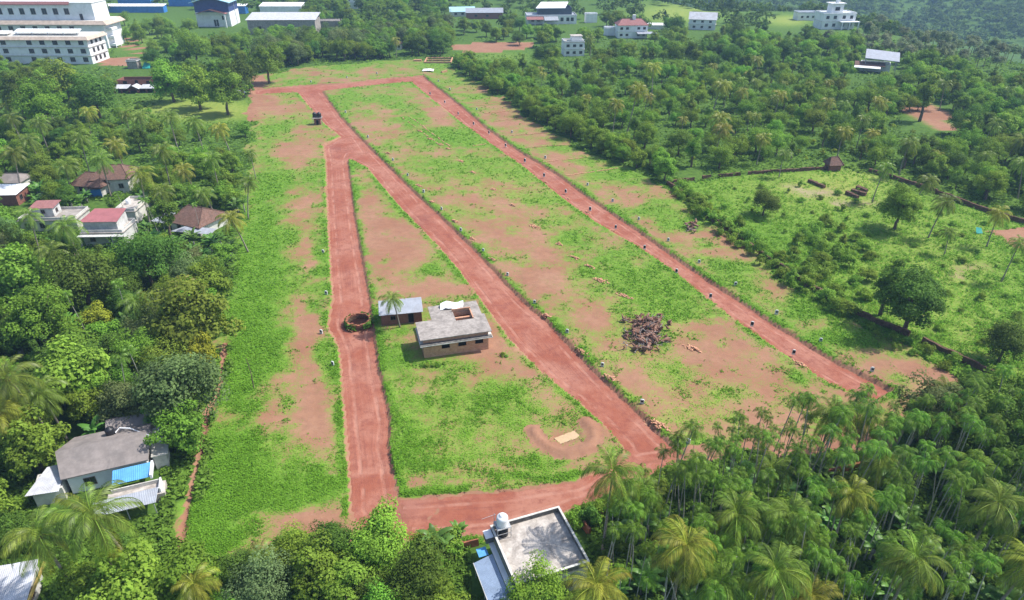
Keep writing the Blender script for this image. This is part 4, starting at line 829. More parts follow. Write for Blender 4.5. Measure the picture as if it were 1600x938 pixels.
def markers(lst, lab, black=False, grp='plot marker stones'):
    for i, (x, y) in enumerate(lst):
        p = P(x, y); e = tag(link('plot_marker', me_w, None, (p.x, p.y, max(gz1(p.x, p.y), -.05)), random.uniform(-.5, -.1)), lab % ORD[i], 'marker', grp)
        s = random.uniform(.8, .98); e.scale = (s, s, s); e.rotation_euler.x = random.uniform(-.06, .06)
        link('black_face' if black else 'number_panel', me_b if black else me_pl, e)  # black set: near-black slab over most of the front; others a small panel
markers(MW_C, 'white plot stone on the wood side bank of its road, %s from the far end')
markers(MW_B, 'white plot stone on the upper bank of the diagonal road, %s from the far end')
markers(MW_D, 'white plot stone above the far cross road, %s from the left')
markers(MW_A, 'white plot stone left of the straight road, %s from the far end')
markers(MB_C, 'black faced plot stone on the open side of its road, %s from the far end', True)
# heaps of cut stone
HEAPS = [(606,240),(655,291),(675,316),(710,346),(738,373),(770,406),(853,493),(908,549),(955,592),(1030,665),(700,233),(738,270),(770,296),(801,321),(836,355),(874,382),(899,404),(922,418),(937,438),(976,463),
         (853,282),(886,307),(918,328),(957,357),(1084,546),(1255,570),(655,205),(672,218),(688,226),(720,252)]
HEAPS.sort(key=lambda h: (h[1], h[0]))
BIG = {(955,592): 1.5, (1030,665): 1.7, (976,463): 1.4, (1255,570): 1.5, (836,355): 1.4, (937,438): 1.4, (922,418): 1.2, (1084,546): 1.4}
for i, (x, y) in enumerate(HEAPS):
    p = P(x, y); s = BIG.get((x, y), 1.0); mb = MB(); n = int(26 * s); dx, dy = random.uniform(.8, 1.3) * s, random.uniform(.35, .6) * s; rot = -.75
    for k in range(n):
        u, v = random.gauss(0, .55), random.gauss(0, .5); X = u * dx * math.cos(rot) - v * dy * math.sin(rot); Y = u * dx * math.sin(rot) + v * dy * math.cos(rot)
        z = gz1(p.x + X, p.y + Y) + max(0, .42 - .45 * math.hypot(u, v)) * random.random(); a = random.uniform(0, 3); l, w, h = random.uniform(.15, .24), random.uniform(.09, .13), random.uniform(.08, .12)
        R = Matrix.Rotation(a, 3, 'Z') @ Matrix.Rotation(random.uniform(-.4, .4), 3, 'X') @ Matrix.Rotation(random.uniform(-.4, .4), 3, 'Y')
        mb.poly([Vector((X, Y, z + h * .6)) + R @ Vector((sx*l, sy*w, sz*h)) for sz in (-1, 1) for sy in (-1, 1) for sx in (-1, 1)], [(0,2,3,1),(4,5,7,6),(0,1,5,4),(2,6,7,3),(0,4,6,2),(1,3,7,5)])
    e = tag(link('stone_heap', None, None, (p.x, p.y, 0)), 'small heap of orange cut laterite, %s of them counting from the far end' % ORD[i], 'heap', 'heaps of cut stone on the plots')
    link('rubble', mb.mesh('rubble', M['stone']), e)['kind'] = 'stuff'
# heaps of grubbed roots
def chunk(seed, L, r):
    rd = random.Random(seed); mb = MB(); pts = [Vector((0, 0, 0))]; d = Vector((1, rd.uniform(-.3, .3), rd.uniform(-.2, .3)))
    for k in range(4): pts.append(pts[-1] + d * L / 4); d += Vector((rd.uniform(-.3, .3), rd.uniform(-.5, .5), rd.uniform(-.4, .4))); d.normalize()
    mb.tube(pts, [r * rd.uniform(.8, 1.3), r * 1.1, r * .8, r * .55, r * .25], 7)
    for k in range(3):
        q = pts[rd.randint(0, 2)]; d = Vector((rd.uniform(-1, 1), rd.uniform(-1, 1), rd.uniform(-.3, 1))).normalized()
        mb.tube([q, q + d * L * .25, q + d * L * .45 + Vector((0, 0, rd.uniform(-.2, .2)))], [r * .6, r * .4, r * .12], 5)
    return mb
CH = [chunk(i, 1.8, .33).mesh('root_chunk', M['log']) for i in range(5)] + [chunk(20 + i, 2.4, .09).mesh('bleached_branch', M['log_grey']) for i in range(3)]
def root_heap(px, py, rx, ry, n, hmax, label):
    o = P(px, py); e = tag(link('root_heap', None, None, (o.x, o.y, 0)), label, 'heap')
    for k in range(n):
        u, v = [max(-.85, min(.85, random.gauss(0, .42))) for _ in '12']; q = P(px + u * rx, py + v * ry); gray = random.random() < .18 or (v > .45 and random.random() < .4)
        m_ = CH[5 + random.randrange(3)] if gray else CH[random.randrange(5)]
        c = link('branch' if gray else 'root_chunk', m_, e, (q.x - o.x, q.y - o.y, gz1(q.x, q.y) + .2 + random.random() * max(.1, hmax * (1 - math.hypot(u, v) * .7))))
        c.rotation_euler = (random.uniform(0, 6), random.uniform(-.7, .7), random.uniform(0, 6)); s = random.uniform(.35, 1.15); c.scale = (s, s, s)
root_heap(1010, 520, 40, 32, 190, 1.5, 'big brown heap of grubbed up roots on the plots'); root_heap(1080, 356, 15, 8, 30, 1.0, 'small dark heap of roots beside the boundary wall')
# car by the far track
o = P(376, 147); e = tag(link('parked_car', None, None, (o.x, o.y, gz1(o.x, o.y)), math.radians(8)), 'white car parked at the far track beside tall trees', 'car')
def car_body(prof, w): mb = MB(); n = len(prof); mb.poly([(x, -w, z) for x, z in prof] + [(x, w, z) for x, z in prof], [tuple(range(n)), tuple(range(2*n-1, n-1, -1))] + [(k, n+k, n+(k+1) % n, (k+1) % n) for k in range(n)]); return mb
link('body', car_body([(-1.95,.3),(1.95,.3),(2.0,.7),(1.75,.88),(.95,.95),(.95,.93),(-1.6,.95),(-1.95,.9)], .83).mesh('body', M['carpaint']), e)
cb = link('cabin', car_body([(-1.55,.953),(.95,.953),(.35,1.42),(-1.2,1.45)], .74).mesh('cabin', M['carpaint']), e)
link('side_glass', car_body([(-1.3,1.0),(.72,1.0),(.28,1.36),(-1.1,1.38)], .755).mesh('side_glass', M['glass']), cb)
link('windscreen', MB().poly([(1.0,-.66,.99),(1.0,.66,.99),(.42,.6,1.43),(.42,-.6,1.43),(.94,-.66,.96),(.94,.66,.96),(.36,.6,1.40),(.36,-.6,1.40)], [(0,1,2,3),(7,6,5,4),(0,4,5,1),(1,5,6,2),(2,6,7,3),(3,7,4,0)]).mesh('windscreen', M['glass']), cb)
for sx in (-1.25, 1.25):
    for sy in (-.8, .8): w_ = link('wheel', MB().tube([(0, -.1, 0), (0, .1, 0)], .32, 14).mesh('wheel', M['tyre']), e, (sx, sy, .32)); link('rim', MB().tube([(0, -.108, 0), (0, .108, 0)], .18, 10).mesh('rim', M['steel']), w_)
for sy in (-.6, .6): link('headlight', MB().box(1.93, 2.01, sy-.16, sy+.16, .62, .76).mesh('headlight', M['pwhite']), e)
prot(366, 138, 386, 150, o.y - 1)
# slim posts on the left strip, and low things in the grassy field
for x, y, h, lb in ((397, 608, 6.2, 'thin dark bare pole standing in the left hand grass strip'),):
    p = P(x, y); e = tag(link('bare_pole', None, None, (p.x, p.y, 0)), lb, 'pole'); link('shaft', MB().tube([(0, 0, -.3), (.05, .1, h*.5), (-.1, 0, h)], [.1, .08, .05], 6).mesh('shaft', M['bark']), e)
    link('twig', MB().tube([(-.05, 0, h*.8), (.5, .2, h*.95)], [.04, .02], 5).mesh('twig', M['bark']), e)
o = P(1525, 366); tag(link('teal_sheet', MB().poly([(0,0,0),(1.6,0,0),(1.5,1.0,1.0),(.2,1.1,1.2),(0,0,-.06),(1.6,0,-.06),(1.5,1.0,.94),(.2,1.1,1.14)], [(0,1,2,3),(7,6,5,4),(0,4,5,1),(1,5,6,2),(2,6,7,3),(3,7,4,0)]).mesh('teal_sheet', M['teal']), None, (o.x, o.y, .2)), 'teal plastic sheet dropped in the grass by the bare patch', 'sheet')

# ------------------------------------------------------------------ vegetation prototypes
def leaf_quads(C0, Nrm, size, rng, fold=.25, asp=.6):
    """one folded leaf (4 corners) at each centre, roughly facing Nrm"""
    n = len(C0); r = rng.normal(size=(n, 3)); t = np.cross(Nrm, r); t /= np.linalg.norm(t, axis=1, keepdims=True) + 1e-9; bt = np.cross(Nrm, t)
    s = np.asarray(size).reshape(-1, 1) * .5
    V = np.stack([C0 - t * s, C0 + bt * s * asp + Nrm * s * fold, C0 + t * s, C0 - bt * s * asp + Nrm * s * fold], 1).reshape(-1, 3)
    return V, np.arange(4 * n).reshape(-1, 4)
def unit(rng, n, zmin=-1.):
    z = rng.uniform(zmin, 1, n); a = rng.uniform(0, 2*np.pi, n); r = np.sqrt(1 - z*z); return np.stack([r*np.cos(a), r*np.sin(a), z], 1)
def crown_np(seed, R, zc, Rz, ncl, per, leaf, clr=(.26, .42), zmin=-.35, spread=1.0, asp=.6, upb=.6):
    rng = np.random.default_rng(seed); d = unit(rng, ncl, zmin); rr = rng.uniform(.45, .88, (ncl, 1)) * (1 + .22 * rng.normal(size=(ncl, 1)))
    lob = 1 + .22 * np.sin(np.arctan2(d[:, 1], d[:, 0]) * rng.integers(2, 5) + rng.uniform(0, 6))[:, None]
    cc = d * rr * lob * np.array([R, R, Rz]); cr = rng.uniform(*clr, ncl) * R; VV = []; TT = []
    for c, r, ct in zip(cc, cr, rng.random(ncl)):
        u = unit(rng, per, -.75); rad = r * rng.uniform(.55, 1.08, (per, 1)); p = c + u * rad * np.array([1, 1, .8])
        nrm = u * .8 + np.array([0, 0, upb]) + rng.normal(size=(per, 3)) * .45 * spread + c / (np.linalg.norm(c) + 1e-6) * .4
        nrm /= np.linalg.norm(nrm, axis=1, keepdims=True); v, _ = leaf_quads(p, nrm, leaf * rng.uniform(.6, 1.3, per), rng, asp=asp)
        VV.append(v); TT.append(np.repeat(np.clip(ct * .45 + rng.random(per) * .5, 0, 1), 4))
    V = np.concatenate(VV) + np.array([0, 0, zc]); return V, np.arange(len(V)).reshape(-1, 4), np.concatenate(TT), cc + np.array([0, 0, zc])
def trunk_mb(seed, cc, h0, r, nl=7, n=7):
    rd = random.Random(seed); mb = MB(); top = Vector((rd.uniform(-.3, .3), rd.uniform(-.3, .3), h0))
    mb.tube([(0, 0, -.5), (rd.uniform(-.1, .1), rd.uniform(-.1, .1), h0 * .5), top], [r * 1.3, r, r * .75], n)
    for i in range(min(nl, len(cc))):
        e = Vector(cc[(i * 5) % len(cc)]); m = top.lerp(e, .5) + Vector((0, 0, -.25)); mb.tube([top - Vector((0, 0, .3)), m, e], [r * .55, r * .35, r * .1], 5)
    return mb
class Kind:
    """several prototype meshes of one sort of plant: separate trunk and crown, and both in one mesh"""
    def __init__(s, name): s.name = name; s.t = []; s.c = []; s.j = []; s.h = []; s.r = []
    def add(s, tmb, cv, cf, tone, h, r, bark='bark', leaf='leaf', joined=True):
        i = len(s.t); s.t.append(tmb.mesh(s.name + '_trunk', M[bark], True)); s.c.append(mesh_np(s.name + '_crown', cv, cf, M[leaf], tone=tone))
        if joined:
            tv = np.array([tuple(v) for v in tmb.v]); o_ = len(cv); q4 = [np.array([f for f in tmb.f if len(f) == 4]) + o_]
            s.j.append(mesh_np(s.name, np.concatenate([cv, tv]), [cf] + q4, [M[leaf], M[bark]], midx=[0]*len(cf) + [1]*len(q4[0]), tone=np.concatenate([tone, np.full(len(tv), .5)])))
        s.h.append(h); s.r.append(r)
K = {}
def broad(key, seeds, R, H, Rz, ncl, per, leaf, tr=.28, **kw):
    K[key] = Kind(key)
    for sd_ in seeds:
        rd = random.Random(sd_); R_ = R * rd.uniform(.9, 1.1); zc = H - Rz * rd.uniform(.85, .95)
        V, F, T_, cc = crown_np(sd_, R_, zc, Rz * rd.uniform(.9, 1.1), ncl, per, leaf, **kw)
        K[key].add(trunk_mb(sd_, cc, max(zc - Rz * .5, 1.0), tr), V, F, T_, H, R_)
broad('dense_tree', (1, 2, 3, 4, 5), 4.2, 9.3, 4.2, 56, 190, .36, zmin=-.65)
broad('leafy_tree', (11, 12, 13), 4.0, 8.4, 3.9, 48, 150, .46, asp=.7, zmin=-.65)
broad('feathery_tree', (21, 22, 23, 24, 25), 3.7, 7.6, 3.5, 46, 130, .34, clr=(.24, .40), spread=1.2, upb=.45, zmin=-.65)
broad('slim_tree', (31, 32, 33), 2.2, 9.0, 3.6, 32, 120, .36, clr=(.3, .5), zmin=-.7)
broad('pale_tree', (41, 42, 43), 3.0, 9.0, 2.6, 26, 60, .55, clr=(.25, .42), spread=1.6, tr=.14)
broad('bush', (51, 52, 53, 54), 1.5, 1.9, 1.1, 18, 75, .26, tr=.07, zmin=-.2, clr=(.3, .5))
broad('shrub', (61, 62, 63), 1.2, 2.6, 1.4, 16, 70, .28, tr=.05, zmin=-.6, clr=(.3, .5))

def frond_np(seed, L, a0, bend, nl, ll, w=.075, droop=.5, rw=.05, fwd=.55, twist=0.):
    """a feather leaf along +X: rachis plus paired leaflets"""
    rng = np.random.default_rng(seed); S_ = 15; s = np.linspace(0, 1, S_); a = a0 - bend * s ** 1.35; ds = L / (S_ - 1)
    x = np.concatenate([[0], np.cumsum(np.cos(a[:-1]) * ds)]); z = np.concatenate([[0], np.cumsum(np.sin(a[:-1]) * ds)]); y = twist * s ** 2 * L
    V = []; F = []; T_ = []
    for i in range(S_ - 1):
        r0, r1 = rw * (1 - .85*s[i]), rw * (1 - .85*s[i+1]); k = len(V)
        V += [(x[i], y[i] - r0, z[i]), (x[i], y[i] + r0, z[i]), (x[i+1], y[i+1] + r1, z[i+1]), (x[i+1], y[i+1] - r1, z[i+1])]; F.append((k, k+1, k+2, k+3)); T_ += [1.0] * 4
    for side in (-1, 1):
        for t in np.linspace(.10, .99, nl):
            t = min(.995, max(.08, t + rng.normal() * .004)); px, py, pz = np.interp(t, s, x), np.interp(t, s, y), np.interp(t, s, z); an = np.interp(t, s, a)
            l = ll * (math.sin(math.pi * (t * .80 + .14)) ** .7) * rng.uniform(.88, 1.1); f = np.array([math.cos(an), 0, math.sin(an)]); up = np.array([-math.sin(an), 0, math.cos(an)])
            d = np.array([0, side, 0]) * .85 + f * (fwd + .5 * t) + up * (.28 - droop * .35); d /= np.linalg.norm(d); dr = np.array([0, 0, -1.]) * droop
            p0 = np.array([px, py, pz]); p1 = p0 + d * l * .5 + dr * l * .12; p2 = p0 + d * l * .92 + dr * l * (.45 + .25 * rng.random()); k = len(V); ww = f * w
            V += [tuple(p0), tuple(p1 + ww), tuple(p2), tuple(p1 - ww)]; F.append((k, k+1, k+2, k+3)); tn = .05 + .85 * rng.random() ** 1.6; T_ += [tn] * 4
    return np.array(V), np.array(F), np.array(T_)
def rotz(V, a): c, s = math.cos(a), math.sin(a); return V @ np.array([[c, s, 0], [-s, c, 0], [0, 0, 1]])
def palm_spec(seed, n, top, low):
    rd = random.Random(seed); out = []
    for i in range(n):
        t = i / (n - 1); el = math.radians(top + (low - top) * t ** 1.1 + rd.uniform(-8, 8)); out.append((i * 2.39996 + rd.uniform(-.25, .25), el, rd.uniform(.85, 1.08) * (.75 + .25 * min(1, t * 3)), rd))
    return out
FR = []                                                     # coconut frond prototypes (elevation, mesh data)
for i, el in enumerate((78, 62, 46, 30, 14, -2, -20, -40)):
    for v in range(2):
        V, F, T_ = frond_np(100 + i * 2 + v, 4.5, math.radians(el), math.radians(82 + (el > 20) * 34 + v * 16 - (el < -10) * 30), 40, 1.25, w=.045, droop=.75 + .07 * i, twist=(v - .5) * .10)
        FR.append((math.radians(el), V, F, T_))
FRM = [mesh_np('frond', V, F, M['frond'], tone=T_) for _, V, F, T_ in FR]
def pick(el): return sorted(range(len(FR)), key=lambda k: abs(FR[k][0] - el))[random.randrange(2)]
def nuts(c, n=7):
    mb = MB()
    for k in range(n): a = k * 2.4; mb.lathe([(.02, -.16), (.11, -.1), (.14, 0), (.1, .11), (.02, .15)], 7, (c[0] + .3*math.cos(a), c[1] + .3*math.sin(a), c[2] - .35 - .12*(k % 3)))
    return mb
def palm_trunk(seed, h, lean, r=.19):
    rd = random.Random(seed); a = rd.uniform(0, 6.28); pts = []; rr = []
    for k in range(9): t = k / 8; off = lean * (t ** 1.7); pts.append((off*math.cos(a), off*math.sin(a), -.4 + (h + .4) * t)); rr.append(r * (1.55 - .55 * min(1, t*4)) * (1 - .35 * t))
    return MB().tube(pts, rr, 8), pts[-1]
K['coconut_palm'] = Kind('coconut_palm'); PALM_TOP = []; PALM_NUT = []; PALM_SPEC = []
for i, (h, lean) in enumerate(((11, .6), (12.5, 1.6), (10, 1.0), (13.5, .4), (9, 1.8))):
    tm, top = palm_trunk(i, h, lean); VV = []; FF = []; TT = []; o_ = 0; spec = palm_spec(i * 3 + 1, 23, 84, -52); PALM_SPEC.append(spec)
    for az, el, sc, rd in spec:
        _, V, F, T_ = FR[pick(el)]; V = rotz(V * sc, az) + np.array(top); VV.append(V); FF.append(F + o_); TT.append(T_); o_ += len(V)
    nm = nuts(top); nv = np.array([tuple(v) for v in nm.v])
    K['coconut_palm'].add(tm, np.concatenate(VV), np.concatenate(FF), np.concatenate(TT), h + 2, 4.8, 'palm_bark', 'frond'); PALM_TOP.append(top); PALM_NUT.append(nm.mesh('coconut_cluster', M['nut'], True))
K['areca_palm'] = Kind('areca_palm')
for i, (h, lean) in enumerate(((10.5, .5), (11.5, .9), (9.5, .3), (12.2, .7), (10.8, 1.2))):
    tm, top = palm_trunk(50 + i, h, lean, .085); tm.tube([top, (top[0], top[1], top[2] + .9)], [.12, .08], 7); VV = []; FF = []; TT = []; o_ = 0
    for j, (az, el, sc, rd) in enumerate(palm_spec(70 + i, 11, 80, -22)):
        V, F, T_ = frond_np(300 + i * 20 + j, 1.65 * sc, el, math.radians(112), 13, .72, w=.05, droop=1.0, rw=.03, fwd=.3); V = rotz(V, az) + np.array([top[0], top[1], top[2] + .8]); VV.append(V); FF.append(F + o_); TT.append(T_ * .8); o_ += len(V)
    K['areca_palm'].add(tm, np.concatenate(VV), np.concatenate(FF), np.concatenate(TT), h + 1.5, 1.9, 'areca_bark', 'frond')
K['banana_plant'] = Kind('banana_plant')
for i in range(4):
    rng = np.random.default_rng(400 + i); VV = []; FF = []; TT = []; o_ = 0; tm = MB(); 
    for stem in range(3):
        bx, by = rng.uniform(-.9, .9, 2); hh = rng.uniform(1.6, 2.5); tm.tube([(bx, by, -.3), (bx, by, hh)], [.16, .09], 7)
        for j in range(7):
            az, el = j * 2.4 + rng.uniform(-.3, .3), math.radians(rng.uniform(35, 80)); L = rng.uniform(1.7, 2.4); S_ = 8; s = np.linspace(0, 1, S_); a = el - math.radians(75) * s ** 1.5
            x = np.concatenate([[0], np.cumsum(np.cos(a[:-1]) * L / (S_-1))]); z = np.concatenate([[0], np.cumsum(np.sin(a[:-1]) * L / (S_-1))]); w = .34 * np.sin(np.pi * (s * .86 + .1)) ** .6
            V = np.concatenate([np.stack([x, -w, z - .12*w], 1), np.stack([x, 0*x, z + .08], 1), np.stack([x, w, z - .12*w], 1)]); F = [(k, k+1, S_+k+1, S_+k) for k in range(S_-1)] + [(S_+k, S_+k+1, 2*S_+k+1, 2*S_+k) for k in range(S_-1)]
            V = rotz(V, az) + np.array([bx, by, hh - .1]); VV.append(V); FF.append(np.array(F) + o_); TT.append(np.full(len(V), .3 + .5 * rng.random())); o_ += len(V)
    K['banana_plant'].add(tm, np.concatenate(VV), np.concatenate(FF), np.concatenate(TT), 3.6, 1.8, 'areca_bark', 'frond')

GREEN = dict(mid=(.185, .30, .037), dark=(.108, .19, .031), bright=(.21, .345, .042), lime=(.31, .38, .036), grey=(.165, .225, .08), olive=(.165, .245, .036), palm=(.185, .27, .036), ypalm=(.30, .32, .04), areca=(.165, .30, .032), banana=(.12, .25, .045), pale=(.22, .265, .145), soft=(.20, .32, .041))
def jit(c, a=.14): k = 1 + random.uniform(-a, a); return tuple(max(0, x * k * (1 + random.uniform(-a, a) * .5)) for x in c)
TREES = []
def plant(kind, x, y, sc, col, label, cat, group=None, parts=True, rz=None, name=None, i=None, z=None, sxy=1.0):
    k = K[kind]; i = random.randrange(len(k.t)) if i is None else i; rz = random.uniform(0, 6.28) if rz is None else rz; z = gz1(x, y) - .1 if z is None else z
    c = jit(GREEN[col]); sv = (sc * sxy, sc * sxy, sc)
    if parts:
        e = link(name or kind, None, None, (x, y, z), rz); e.scale = sv; e.empty_display_size = .3; tag(e, label, cat, group); link('trunk', k.t[i], e); link('crown', k.c[i], e, color=c)
        if kind == 'coconut_palm': link('coconut_cluster', PALM_NUT[i], e)
    else: e = link(name or kind, k.j[i], None, (x, y, z), rz, c); e.scale = sv; tag(e, label, cat, group)
    if 'palm' in kind: e.rotation_euler.x, e.rotation_euler.y = random.gauss(0, .06), random.gauss(0, .06)
    TREES.append((x, y, k.r[i] * sc * sxy)); return e
def hero_palm(x, y, sc, col, label, group, i, rz):
    """a near palm whose fronds are parts one by one"""
    k = K['coconut_palm']; e = link('coconut_palm', None, None, (x, y, gz1(x, y) - .1), rz); e.scale = (sc,) * 3; tag(e, label, 'palm', group); link('trunk', k.t[i], e); link('coconut_cluster', PALM_NUT[i], e)
    for az, el, s, rd in PALM_SPEC[i]:
        f = link('frond', FRM[pick(el)], e, PALM_TOP[i], az, jit(GREEN['ypalm' if el < -.35 else col], .2)); f.scale = (s * 1.02,) * 3
    TREES.append((x, y, 4.5 * sc)); return e
def from_crown(px, py, zc):                                 # base position of a plant whose crown centre is seen at (px, py)
    p = P(px, py, zc); return p.x, p.y

# ------------------------------------------------------------------ vegetation: single trees that stand out
def HT(kind, px, py, rpx, col, label, group='trees around the plots', cat='tree', name=None, i=None):
    k = K[kind]; i = random.randrange(len(k.t)) if i is None else i
    dd = FPX / (scale_at(px, py) + 1e-6); sc = rpx / (FPX / dd) / k.r[i]
    for _ in range(3):
        zc = k.h[i] * sc * .62; x, y = from_crown(px, py, zc); dd = y * CP + (CAM_H - zc) * SP; sc = rpx * dd / FPX / k.r[i]
    sc = min(max(sc, .35), 1.75)
    return plant(kind, x, y, sc, col, label, cat, group, True, None, name, i)
for a in ((590,842,48,'dense_tree','bright','large bright green tree at the near end of the straight road'),(490,885,46,'leafy_tree','mid','broad leafed tree left of the large bright tree at the near edge'),(548,905,42,'leafy_tree','bright','light green tree directly below the large bright tree'),
          (655,905,52,'dense_tree','dark','wide dark tree at the bottom edge left of the awning'),(845,925,46,'dense_tree','bright','round light green tree in front of the flat terrace'),(596,930,36,'dense_tree','dark','dark tree at the bottom edge below the bright tree'),
          (405,918,48,'dense_tree','grey','greyish green tree at the bottom edge under the small palm'),(200,905,62,'leafy_tree','bright','big bright leafy tree at the bottom left by the shed'),(285,905,48,'leafy_tree','mid','leafy tree at the bottom edge beside the red cut line'),(128,915,40,'leafy_tree','bright','bright leafy tree right beside the corner shed'),
          (300,490,56,'leafy_tree','olive','big olive green tree at the left edge of the plots'),(282,600,58,'dense_tree','grey','large greyish round tree above the grey roofed house'),(285,668,36,'leafy_tree','mid','leafy tree right of the grey roofed house'),(225,400,48,'dense_tree','dark','dark dome shaped tree below the banana plants'),
          (125,430,56,'feathery_tree','dark','wide dark feathery tree left of the dark dome tree'),(30,430,46,'leafy_tree','bright','bright leafy tree at the left edge below the cabin house'),(60,500,46,'dense_tree','mid','tree below the bright leafy one at the left edge'),(110,585,54,'leafy_tree','bright','bright broad leafed tree left of the tall bare trunk'),
          (45,690,46,'leafy_tree','bright','bright tree above the lower left palms'),(150,497,24,'leafy_tree','lime','small yellow green tree standing out in the left jungle'),(250,555,40,'feathery_tree','olive','feathery olive tree between the olive and greyish trees'),(150,615,32,'leafy_tree','mid','leafy tree behind the water tank of the grey roof'),
          (310,550,26,'leafy_tree','lime','small lime green tree above the greyish round tree'),(320,440,34,'leafy_tree','mid','tree at the plot edge above the big olive tree'),(90,95,46,'leafy_tree','bright','bright tree in front of the white institution'),(20,128,40,'dense_tree','dark','dark tree at the left edge below the institution'),
          (140,128,40,'dense_tree','dark','dark tree below the right end of the institution'),(60,150,40,'dense_tree','mid','tree between the two dark trees below the institution'),(300,112,44,'leafy_tree','mid','tall tree right of the brick ruin'),(345,122,38,'dense_tree','mid','tall tree left of the parked car'),(262,118,30,'leafy_tree','mid','tree touching the brick ruin on its right'),
          (235,88,13,'dense_tree','dark','small dark tree beside the teal sheet'),(372,110,28,'dense_tree','dark','dark tree just behind the parked car'),(300,60,32,'dense_tree','mid','tree on the green slope below the blue hall'),(412,78,34,'dense_tree','mid','leftmost dark tree of the far row, by the track'),
          (1410,318,30,'dense_tree','bright','round bright tree alone in the grassy field'),(1432,462,46,'dense_tree','dark','large dark tree with two trunks near the boundary wall'),(1390,446,22,'slim_tree','dark','smaller dark tree joined to the two trunked one'),(1575,530,32,'dense_tree','dark','dark tree by the boundary wall at the right edge'),
          (1197,312,21,'dense_tree','dark','small dark tree in the grassy field near the wall corner'),(1455,640,46,'dense_tree','grey','bluish green dome tree at the end of the right road'),(1565,680,58,'dense_tree','dark','big dark tree at the right edge beside the palm grove'),(1455,128,22,'slim_tree','olive','tall slim tree behind the bare red patch'),(258,338,15,'slim_tree','olive','slim olive tree between the left lean-to and tiled roof'),(953,780,15,'bush','dark','dark round bush at the plot corner by the red wall')):
    HT(a[3], a[0], a[1], a[2], a[4], a[5], i=0 if a[5].startswith('large dark tree with two') else None)
for px, py, i, col, lb in ((143,802,1,'palm','large coconut palm in front of the grey roofed house'),(60,835,0,'palm','coconut palm left of the large palm by the grey roof'),(408,866,2,'palm','small coconut palm beside bare soil at the bottom'),(303,912,4,'ypalm','coconut palm at the bottom edge beside the red cut'),
          (1005,768,0,'palm','coconut palm nearest the red wall at the grove edge'),(958,738,3,'palm','coconut palm at the plot corner above the red wall'),(1072,852,1,'ypalm','yellowish coconut palm in the near grove right of the terrace'),(1152,802,0,'palm','coconut palm in the grove behind the yellowish one'),(932,915,2,'ypalm','coconut palm touching the flat terrace corner'),
          (1430,872,3,'palm','large coconut palm low in the middle of the areca grove'),(1212,890,1,'palm','coconut palm at the bottom between areca palms'),(1302,645,0,'palm','coconut palm at the end of the right road, left one'),(1352,650,4,'palm','coconut palm at the end of the right road, right one'),(1480,606,2,'palm','coconut palm behind the bluish dome tree')):
    k = K['coconut_palm']; h = PALM_TOP[i][2]; sc = {1005: .85, 143: 1.22, 60: 1.1, 408: .62, 303: .75, 1480: .75}.get(px, 1.0) * random.uniform(.96, 1.04); p = P(px, py, h * sc); rz = random.uniform(0, 6.28); c_, s_2 = math.cos(rz), math.sin(rz); t_ = PALM_TOP[i]
    hero_palm(p.x - (t_[0]*c_ - t_[1]*s_2) * sc, p.y - (t_[0]*s_2 + t_[1]*c_) * sc, sc, col, lb, 'coconut palms', i, rz)
def CP_(px, py, hs, col, lb, grp='coconut palms', kind='coconut_palm'):
    k = K[kind]; i = random.randrange(len(k.t)); hz = (k.h[i] - 2 if kind == 'coconut_palm' else k.h[i] - .5) * hs; p = P(px, py, hz)
    z0 = gz1(p.x, p.y); p = P(px, py, hz + min(0, z0)); return plant(kind, p.x, p.y, hs, col, lb, 'palm', grp, True, None, None, i, sxy=1.0)
CP_(620, 462, .70, 'palm', 'lone coconut palm between the shed and the unfinished house')
